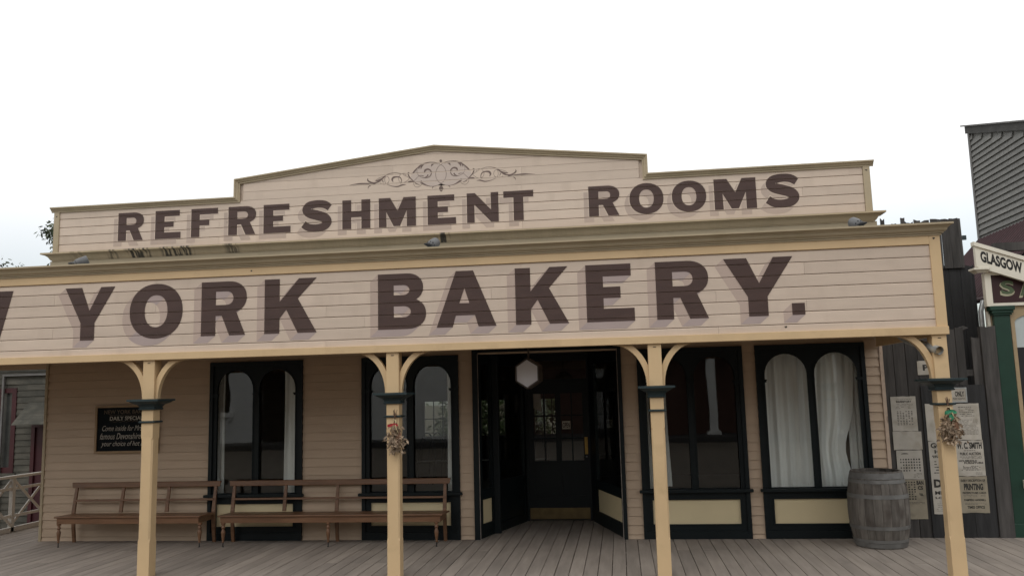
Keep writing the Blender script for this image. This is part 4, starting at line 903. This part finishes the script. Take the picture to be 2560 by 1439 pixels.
grid_print(p, 5.87, 6.0, .45, .68, 4, 8, y1 - e_, M_ink, 6); text("BAN", .04, 0, 6.01, 6.09, .635, .685, y1 - e_, M_ink, p); text("CS", .04, 0, 6.02, 6.08, .575, .62, y1 - e_, M_ink, p); text("TEL", .04, 0, 6.03, 6.08, .50, .53, y1 - e_, M_ink, p); lines(p, 5.88, 6.09, .40, .43, 2, y1 - e_, M_ink, seed=7)
p = sheet('poster', 'plain upper half of the long poster left of the rightmost post', 6.18, 6.488, 1.16, 1.618, y2, M_paper); lines(p, 6.40, 6.47, 1.2, 1.56, 9, y2 - e_, seed=8)
p = sheet('poster', 'white poster headed GOLD partly hidden by the rightmost post', 6.182, 6.488, .283, 1.156, y2, M_paper)
for b, o_, a, c, z0, z1 in (("GOLD", .04, 6.205, 6.46, 1.075, 1.14), ("HO", .04, 6.245, 6.38, 1.01, 1.055), ("DER", .05, 6.205, 6.45, .60, .70), ("MR. S", .04, 6.21, 6.40, .515, .56), ("LOSS", .04, 6.21, 6.37, .465, .49)): text(b, o_, 0, a, c, z0, z1, y2 - e_, M_ink, p)
lines(p, 6.20, 6.46, .955, .99, 2, y2 - e_, M_ink, .9, .012, 9); lines(p, 6.22, 6.46, .76, .93, 5, y2 - e_, M_ink, .7, .010, 10); lines(p, 6.21, 6.46, .31, .44, 6, y2 - e_, seed=11)
p = sheet('poster', 'grey small-print poster at the top right of the notice board', 6.494, 6.81, 1.168, 1.612, y2, M_paper); lines(p, 6.53, 6.78, 1.23, 1.42, 12, y2 - e_, seed=12); lines(p, 6.56, 6.75, 1.45, 1.58, 6, y2 - e_, M_ink, .8, .006, 13)
p = sheet('poster', 'public auction poster in the middle right of the notice board', 6.494, 6.817, .735, 1.163, y2, M_paper)
for b, o_, a, c, z0, z1 in (("W. C. SMITH", .045, 6.51, 6.80, 1.06, 1.14), ("PUBLIC AUCTION", .035, 6.54, 6.78, .985, 1.02), ("HOUSEHOLD", .04, 6.52, 6.73, .905, .928), ("FURNITURE", .04, 6.58, 6.80, .88, .902)): text(b, o_, 0, a, c, z0, z1, y2 - e_, M_ink, p)
lines(p, 6.53, 6.79, .94, .975, 3, y2 - e_, seed=14); lines(p, 6.54, 6.76, .80, .86, 4, y2 - e_, M_ink, .8, .006, 15); lines(p, 6.70, 6.78, .75, .78, 2, y2 - e_, seed=16); lines(p, 6.58, 6.72, 1.03, 1.05, 1, y2 - e_, M_ink, 1, .007, 17)
p = sheet('poster', 'yellowed printing-office poster at the bottom right of the notice board', 6.496, 6.823, .295, .731, y2, M_paper2)
for b, o_, a, c, z0, z1 in (("EVERY DESCRIPTION OF", .03, 6.52, 6.80, .665, .695), ("PRINTING", .05, 6.55, 6.77, .565, .645), ("PROSPECTUSES CARDS", .03, 6.53, 6.80, .52, .545), ("PAMPERS HANDBILL", .03, 6.54, 6.79, .435, .462), ("TIMES OFFICE", .035, 6.57, 6.77, .345, .378)): text(b, o_, 0, a, c, z0, z1, y2 - e_, M_ink, p)
lines(p, 6.53, 6.79, .48, .51, 2, y2 - e_, seed=18); lines(p, 6.53, 6.79, .39, .42, 2, y2 - e_, seed=19)
p = sheet('small_sign', 'small framed sign reading ONLY above the posters', 6.42, 6.677, 1.635, 1.803, y2, M_paper, 'sign'); text("ONLY", .04, 0, 6.545, 6.655, 1.70, 1.765, y2 - e_, M_ink, p); text("Public Inspection", .012, 0, 6.52, 6.66, 1.66, 1.685, y2 - e_, M_ink, p)
MB().prism(rect(6.413, 6.684, 1.628, 1.81), [rect(6.424, 6.672, 1.641, 1.796)], FX, y2 - .006, y2 + .004).build('frame', M_galv, p)
p = sheet('small_sign', 'small white sign with a P on the upper palings', 6.137, 6.40, 1.978, 2.152, y1, M_paper, 'sign'); text("PE", .04, 0, 6.20, 6.34, 2.03, 2.105, y1 - e_, M_ink, p)

# ------------------------------------------------------------------ right: the saloon next door
gs = thing('saloon_building', 'cream and green saloon with raking GLASGOW signboard at the right edge', 'building', (8.2, 2.4, 0))
MB().box(7.09, 9.9, 2.36, 2.5, -.2, 3.24).build('front_wall', mat('saloon_wall_paint', (.30, .23, .15), .6, .1, 4), gs)
gp = MB().box(7.098, 7.285, 2.30, 2.37, -.02, 2.69).box(7.085, 7.30, 2.285, 2.37, -.02, .16).box(7.08, 7.305, 2.28, 2.37, 2.69, 2.715).box(7.065, 7.32, 2.265, 2.37, 2.715, 2.75).box(7.045, 7.335, 2.25, 2.37, 2.75, 2.805)
gp.build('pilaster', M_gpil, gs, bevel=.006)
box('sign_panel', M_maroon, gs, 7.10, 9.3, 2.30, 2.355, 2.842, 3.195)
t_ = gs
text("S", .03, 0, 7.198, 7.372, 2.925, 3.115, 2.2985, mat('sign_shadow_cream', (.42, .40, .28), .6, .1, 8), gs); text("S", .03, 0, 7.213, 7.368, 2.950, 3.12, 2.2965, mat('sage_green_lettering', (.085, .12, .062), .6, .1, 8), gs)
text("A", .03, 0, 7.415, 7.60, 2.90, 3.10, 2.2985, MATS['sign_shadow_cream'], gs); text("A", .03, 0, 7.43, 7.60, 2.925, 3.105, 2.2965, MATS['sage_green_lettering'], gs)
MB().box(7.024, 7.10, 2.28, 2.36, 2.805, 3.225).box(7.10, 9.3, 2.285, 2.36, 2.805, 2.842).box(7.10, 9.3, 2.285, 2.36, 3.195, 3.225).build('sign_trim', M_cream, gs)
MB().box(7.055, 7.085, 2.37, 2.42, -.2, 2.75).build('corner_trim', M_cream, gs)
MB().extrude_profile([(0, 3.226), (.02, 3.226), (.045, 3.25), (.075, 3.262), (.075, 3.285), (0, 3.30)], [(6.95, 2.36, -1, 0), (6.95, 2.26, -1, -1), (7.06, 2.26, 0, -1)]).build('cap_moulding', M_cream, gs)
# raking signboard
rk = lambda x: 3.613 - (x - 6.902) * .371
rkb = lambda x: 3.30 - (x - 6.918) * .381
sgn_ = MB().hexa([(6.912, 2.20, rkb(6.918)), (8.3, 2.20, rkb(8.3)), (8.3, 2.20, rk(8.3) - .05), (6.912, 2.20, rk(6.912) - .05)], [(6.912, 2.255, rkb(6.918)), (8.3, 2.255, rkb(8.3)), (8.3, 2.255, rk(8.3) - .05), (6.912, 2.255, rk(6.912) - .05)])
so = sgn_.build('raking_signboard', M_cream, gs)
MB().hexa([(6.895, 2.175, rk(6.895) - .05), (8.3, 2.175, rk(8.3) - .05), (8.3, 2.175, rk(8.3)), (6.895, 2.175, rk(6.895))], [(6.895, 2.27, rk(6.895) - .05), (8.3, 2.27, rk(8.3) - .05), (8.3, 2.27, rk(8.3)), (6.895, 2.27, rk(6.895))]).build('signboard_cap', M_cream, so)
vs, fs = TXT[("GLASGOW", .045, 0)]
MB().add([(6.968 + .475 * a, 2.198, 3.362 - .375 * .475 * a + .142 * b) for a, b in vs], fs).build('lettering', M_black, so)
# window to the right of the pilaster
wn = MB().prism(rect(7.30, 8.3, .62, 2.80), [arch(7.345, 8.255, .66, 2.60, 2.72)], FX, 2.325, 2.36); wo = wn.build('window', mat('ochre_window_trim', (.36, .27, .16), .5, .1, 6), gs)
MB().prism(arch(7.345, 8.255, .66, 2.60, 2.72), [], FX, 2.35, 2.358).build('pane_backing', M_dark, wo)
MB().prism([(7.345, 2.285), (8.255, 2.285)] + ell(7.8, 2.60, .455, .12, 14, 0, math.pi), [], FX, 2.342, 2.349).build('blind', mat('pale_blind', (.45, .50, .50), .7, .05, 5), wo)
box('sill', M_cream, wo, 7.24, 8.4, 2.26, 2.325, .58, .68)
def corrugated(c00, c10, c11, c01, n, amp, name, m, parent):
    """sheet from 4 corners; ridges run from edge 00-10 to edge 01-11"""
    c00, c10, c11, c01 = map(Vector, (c00, c10, c11, c01)); nn = (c10 - c00).cross(c01 - c00).normalized(); mb = MB(); k = n * 6
    for i in range(k + 1):
        u = i / k; h_ = nn * amp * math.sin(u * n * 2 * math.pi); a = c00.lerp(c10, u) + h_; b = c01.lerp(c11, u) + h_; mb.v += [tuple(a), tuple(b), tuple(a - nn * .002), tuple(b - nn * .002)]
    for i in range(k): q = i * 4; mb.f += [(q, q + 4, q + 5, q + 1), (q + 2, q + 3, q + 7, q + 6)]
    return mb.build(name, m, parent, smooth=True)
# grey upper storey: its long side wall runs back from the street, under a roof that rises to the rear
tw = thing('weatherboard_tower', 'dark grey upper storey clad in weatherboards above the maroon roof at the right edge', 'building', (9.6, 4.2, -1))
TX = 8.4; ttop = lambda y: 6.0 + (y - 5.6) * .287
MB().prism([(2.9, -1), (5.6, -1), (5.6, ttop(5.6)), (2.9, ttop(2.9))], [], lambda u, v, d: (d, u, v), TX + .02, 11.5).build('core', M_tower, tw)
tme = mesh_of(wedge(.25), 'weatherboard', M_tower); sp_ = .0955
for k in range(24):
    z0 = 4.247 + (k - 6) * sp_
    ys = max(2.9, 5.6 + (z0 + sp_ - 6.0) / .287)           # boards stop under the sloping head board
    if 5.56 - ys < .05: continue
    inst('weatherboard', tme, tw, (TX + .019, 5.56, z0), (5.56 - ys, .036, sp_ * 1.03), (0, 0, -math.pi / 2))
MB().box(TX - .02, TX + .03, 5.555, 5.62, 2.5, ttop(5.6)).build('corner_board', M_towert, tw)
hb = lambda y0, y1, x0, x1, a, b: MB().hexa([(x0, y0, ttop(y0) + a), (x1, y0, ttop(y0) + a), (x1, y0, ttop(y0) + b), (x0, y0, ttop(y0) + b)], [(x0, y1, ttop(y1) + a), (x1, y1, ttop(y1) + a), (x1, y1, ttop(y1) + b), (x0, y1, ttop(y1) + b)])
hb(2.8, 5.66, TX - .035, TX + .018, -.0, .125).build('head_board', mat('dark_head_board', (.055, .053, .05), .8, .2, 6), tw); hb(2.7, 5.74, TX - .07, 11.6, .126, .15).build('cap_flashing', M_towert, tw)
# maroon iron roof falling from that wall towards the bakery
ls = thing('lean_to', 'maroon corrugated iron lean-to with gutter and downpipe beside the grey upper storey', 'lean-to', (7.9, 3.6, 2.9))
corrugated((7.33, 2.95, 3.0), (7.33, 5.6, 3.05), (8.39, 5.6, 4.19), (8.39, 2.95, 4.19), 24, .022, 'roof_sheet', M_redroof, ls)
MB().tube([(7.31, 2.9, 2.965), (7.31, 4.05, 2.985)], .04, 10).build('gutter', M_redroof, ls, smooth=True)
MB().tube([(7.27, 2.97, 2.94), (7.22, 2.95, 2.8), (7.22, 2.95, 2.3), (7.22, 2.95, .1)], .032, 12).build('downpipe', M_galv, ls, smooth=True)
MB().box(7.40, 9.6, 2.80, 2.88, 3.575, 3.685).build('roof_beam', M_fence, ls)
MB().prism([(7.40, 3.45), (8.39, 3.45), (8.39, 4.15), (7.74, 3.45)], [], FX, 2.90, 2.94).build('gable_infill', M_fdark, ls)
sh_ = thing('garden_shed', 'grey weatherboard shed glimpsed through the gap in the fence', 'shed', (7.0, 3.44, -.5))
sme = mesh_of(wedge(.3), 'weatherboard', M_fence)
for k in range(26): inst('weatherboard', sme, sh_, (6.3, 3.42, -.4 + k * .128), (1.0, .022, .13))
MB().box(6.3, 7.3, 3.421, 3.5, -.5, 2.93).build('wall_core', M_fdark, sh_)
fl_ = MB().hexa([(6.74, 2.6, 2.50), (6.90, 2.6, 2.56), (6.90, 2.75, 2.60), (6.74, 2.75, 2.54)], [(6.74, 2.6, 2.508), (6.90, 2.6, 2.568), (6.90, 2.75, 2.608), (6.74, 2.75, 2.548)])
fl_.build('loose_flashing', M_fence, sh_)

# ------------------------------------------------------------------ left: railing and the weathered house behind
rl = thing('timber_railing', 'pale timber railing with cross braces at the left edge of the boardwalk', 'railing', (-6.8, 3, 0))
for yy in (-.2, .62, 1.44, 2.26, 3.08, 3.90, 4.72): MB().box(-6.83, -6.77, yy - .03, yy + .03, -.03, .80).build('post', M_white, rl)
MB().box(-6.85, -6.75, -.25, 4.78, .80, .835).build('top_rail', M_white, rl)
MB().box(-6.82, -6.78, -.22, 4.74, .62, .66).build('upper_rail', M_white, rl); MB().box(-6.82, -6.78, -.22, 4.74, .215, .255).build('lower_rail', M_white, rl); MB().box(-6.83, -6.77, -.22, 4.74, .0, .07).build('bottom_rail', M_white, rl)
for k in range(6):
    ya, yb2 = -.2 + .82 * k, .62 + .82 * k
    for z0, z1, xo in ((.10, .74, -.0215), (.74, .10, .0215)):
        MB().hexa([(-6.80 + xo - .009, ya + .03, z0 - .025), (-6.80 + xo + .009, ya + .03, z0 - .025), (-6.80 + xo + .009, ya + .03, z0 + .025), (-6.80 + xo - .009, ya + .03, z0 + .025)],
                  [(-6.80 + xo - .009, yb2 - .03, z1 - .025), (-6.80 + xo + .009, yb2 - .03, z1 - .025), (-6.80 + xo + .009, yb2 - .03, z1 + .025), (-6.80 + xo - .009, yb2 - .03, z1 + .025)]).build('brace', M_white, rl)
hs = thing('weathered_house', 'lichen-stained grey weatherboard house with dark red window and door at far left', 'house', (-10.5, 7.6, -1.0))
HY = 7.5
MB().prism(rect(-16, -6.2, -1.05, 3.4), [rect(-10.95, -10.34, .6, 2.2), rect(-9.80, -9.0, -.95, 1.45)], FX, HY, HY + .12).build('wall', M_houseb, hs)
hme = mesh_of(wedge(.3), 'weatherboard', M_houseb)
for k in range(34):
    z0 = -1.02 + .1295 * k; z1 = z0 + .1295
    segs = [(-16, -6.2)]
    for a, b, c, d in ((-11.03, -10.26, .5, 2.27), (-9.88, -8.92, -1.1, 1.5)):
        if z1 > c and z0 < d:
            ns_ = []
            for s0, s1 in segs:
                if s0 < a < s1: ns_.append((s0, a))
                if s0 < b < s1: ns_.append((b, s1))
            segs = ns_
    for s0, s1 in segs: inst('weatherboard', hme, hs, (s0, HY - .001, z0), (s1 - s0, .024, .1295 + .006))
hw = MB().prism(rect(-11.03, -10.26, .5, 2.27), [rect(-10.93, -10.36, .62, 2.17)], FX, HY - .04, HY + .02).build('window', M_red, hs)
MB().box(-10.66, -10.63, HY - .02, HY + .01, .62, 2.17).build('glazing_bar', M_red, hw); MB().box(-10.93, -10.36, HY + .015, HY + .02, .62, 2.17).build('pane', mat('dusty_dark_glass', (.05, .052, .05), .15, .2, 5), hw); MB().box(-11.08, -10.2, HY - .08, HY - .02, .45, .5).build('sill', M_houseb, hw)
hd = MB().prism(rect(-9.88, -8.92, -1.02, 1.5), [rect(-9.80, -9.0, -1.0, 1.44)], FX, HY - .04, HY + .02).build('door', M_red, hs)
MB().box(-9.80, -9.0, HY, HY + .03, -1.0, 1.44).build('door_leaf', mat('dark_maroon_door', (.042, .008, .012), .5, .15, 4), hd)
MB().hexa([(-9.98, HY - .50, 1.50), (-8.85, HY - .50, 1.50), (-8.85, HY - .02, 1.93), (-9.98, HY - .02, 1.93)], [(-9.98, HY - .50, 1.52), (-8.85, HY - .50, 1.52), (-8.85, HY - .02, 1.96), (-9.98, HY - .02, 1.96)]).build('hood', M_houseb, hd)
MB().box(-10.57, -10.53, HY - .09, HY - .05, -.9, 2.56).box(-10.53, -7.5, HY - .09, HY - .05, 2.52, 2.56).build('conduit', M_towert, hs)
MB().hexa([(-16.4, HY - .5, 3.25), (-6.0, HY - .5, 3.25), (-6.0, HY + 3.0, 4.55), (-16.4, HY + 3.0, 4.55)], [(-16.4, HY - .5, 3.31), (-6.0, HY - .5, 3.31), (-6.0, HY + 3.0, 4.61), (-16.4, HY + 3.0, 4.61)]).build('roof', M_galv, hs)

# ------------------------------------------------------------------ trees
def tree(x, y, z0, h, crown, n, m, label, name='gum_tree', seed=1, leaf=.16, low=.45, group='trees behind the bakery'):
    rnd = random.Random(seed); t = thing(name, label, 'tree', (x, y, z0), group); tr = MB(); tips = []
    tr.tube([(x, y, z0 - .1), (x + .1, y, z0 + h * .3), (x - .05, y, z0 + h * .62)], [h * .028, h * .021, h * .011], 9)
    for k in range(16):
        a = rnd.uniform(0, 6.28); s_ = Vector((x + .02, y, z0 + h * rnd.uniform(.28, .6))); e = Vector((x + crown * .85 * math.cos(a) * rnd.uniform(.4, 1), y + crown * .85 * math.sin(a) * rnd.uniform(.4, 1), z0 + h * rnd.uniform(low + .08, .95)))
        md = s_.lerp(e, .5) + Vector((0, 0, -.04 * h)); tr.tube([s_, md, e], [h * .009, h * .006, h * .0025], 6); tips.append(e); tips.append(s_.lerp(e, .75))
    tr.build('trunk', M_bark, t, smooth=True)
    lf = MB()
    cl = []
    for k in range(70):
        c = rnd.choice(tips) + Vector((rnd.gauss(0, crown * .17), rnd.gauss(0, crown * .17), rnd.gauss(0, h * .05))); cl.append((c, rnd.uniform(.22, .5) * crown * .5))
    for i in range(n):
        c, rr = rnd.choice(cl); p_ = c + Vector((rnd.gauss(0, rr * .5), rnd.gauss(0, rr * .5), rnd.gauss(0, rr * .42)))
        d = Vector((rnd.gauss(0, 1), rnd.gauss(0, 1), rnd.gauss(-.5, .7))).normalized(); s_ = d.orthogonal().normalized(); s_.rotate(Matrix.Rotation(rnd.uniform(0, 6.28), 3, d)); l_ = leaf * rnd.uniform(.6, 1.3)
        lf.add([p_, p_ + d * l_ * .5 + s_ * l_ * .17, p_ + d * l_, p_ + d * l_ * .5 - s_ * l_ * .17], [(0, 1, 2, 3)])
    lf.build('crown', m, t)
tree(-12.3, 14, -1, 8.2, 2.3, 30000, M_leafA, 'gum tree showing behind the left end of the upper sign', seed=4, leaf=.14)
tree(-17.0, 16.5, -1, 8.55, 3.2, 16000, M_leafA, 'low leafy tree top just above the verandah at far left', seed=9, leaf=.17)
tree(-1.2, 15.5, -1, 4.4, 2.6, 7000, M_leafB, 'green bush seen through the far windows of the shop', 'leafy_bush', 3, .22, .05)
tree(1.6, 16, -1, 4.2, 2.4, 6000, M_leafB, 'green bush seen through the glass of the shop door', 'leafy_bush', 6, .22, .05)

# ------------------------------------------------------------------ across the street (seen in the glass)
OY = -22.0
ob = thing('rendered_store', 'white rendered store across the street mirrored in the left shop windows', 'building', (-10, OY, -.2))
BK = lambda a, b, d: (a, d, b)
MB().prism(rect(-22, -2.2, -.2, 7.6), [rect(-16.6, -14.95, 1.45, 3.1), rect(-13.5, -10.2, .0, 4.2), rect(-4.2, -2.9, 1.0, 2.9)], BK, OY, OY - .25).build('wall', M_wwall, ob)
MB().box(-22, -2.2, OY - 6, OY - 5, -.2, 7.4).build('back_wall', M_room, ob); MB().box(-22, -2.2, OY - 6, OY - .25, 7.4, 7.6).build('roof', M_room, ob)
MB().box(-22, -2.2, OY - 6, OY - .25, -.3, -.15).build('floor', M_room, ob)
for a, b, c, d in ((-16.6, -14.95, 1.45, 3.1), (-4.2, -2.9, 1.0, 2.9)):
    wo = MB().prism(rect(a, b, c, d), [rect(a + .08, (a + b) / 2 - .03, c + .08, d - .08), rect((a + b) / 2 + .03, b - .08, c + .08, d - .08)], BK, OY - .12, OY - .18).build('window', M_dark, ob)
    MB().box(a - .2, b + .25, OY, OY + .16, c - .22, c).box(b, b + .14, OY, OY + .12, c - .38, c - .22).build('sill', M_wwall, wo)
MB().box(-22, -2.2, OY + .0, OY + 2.2, -.22, .05).build('step', mat('dark_stone_step', (.06, .057, .055), .8, .2, 3), ob)
o2 = thing('brick_store', 'red-brown store with white columns mirrored in the window right of the entrance', 'building', (8, OY, -.2))
MB().box(-2.0, 18, OY - 1.2, OY - .9, -.2, 7.4).build('wall', M_brick, o2); MB().box(-2.0, 18, OY - 1.2, OY + .3, 3.6, 3.9).build('verandah_roof', M_dark, o2)
for xx in (1.4, 6.2, 11.0): MB().box(xx - .16, xx + .16, OY - .1, OY + .2, -.2, 3.6).box(xx - .26, xx + .26, OY - .2, OY + .3, -.2, .15).box(xx - .24, xx + .24, OY - .2, OY + .3, 3.35, 3.6).build('column', M_wwall, o2)
MB().box(-2.0, 18, OY - .9, OY + 1.8, -.22, .02).build('step', MATS['dark_stone_step'], o2)
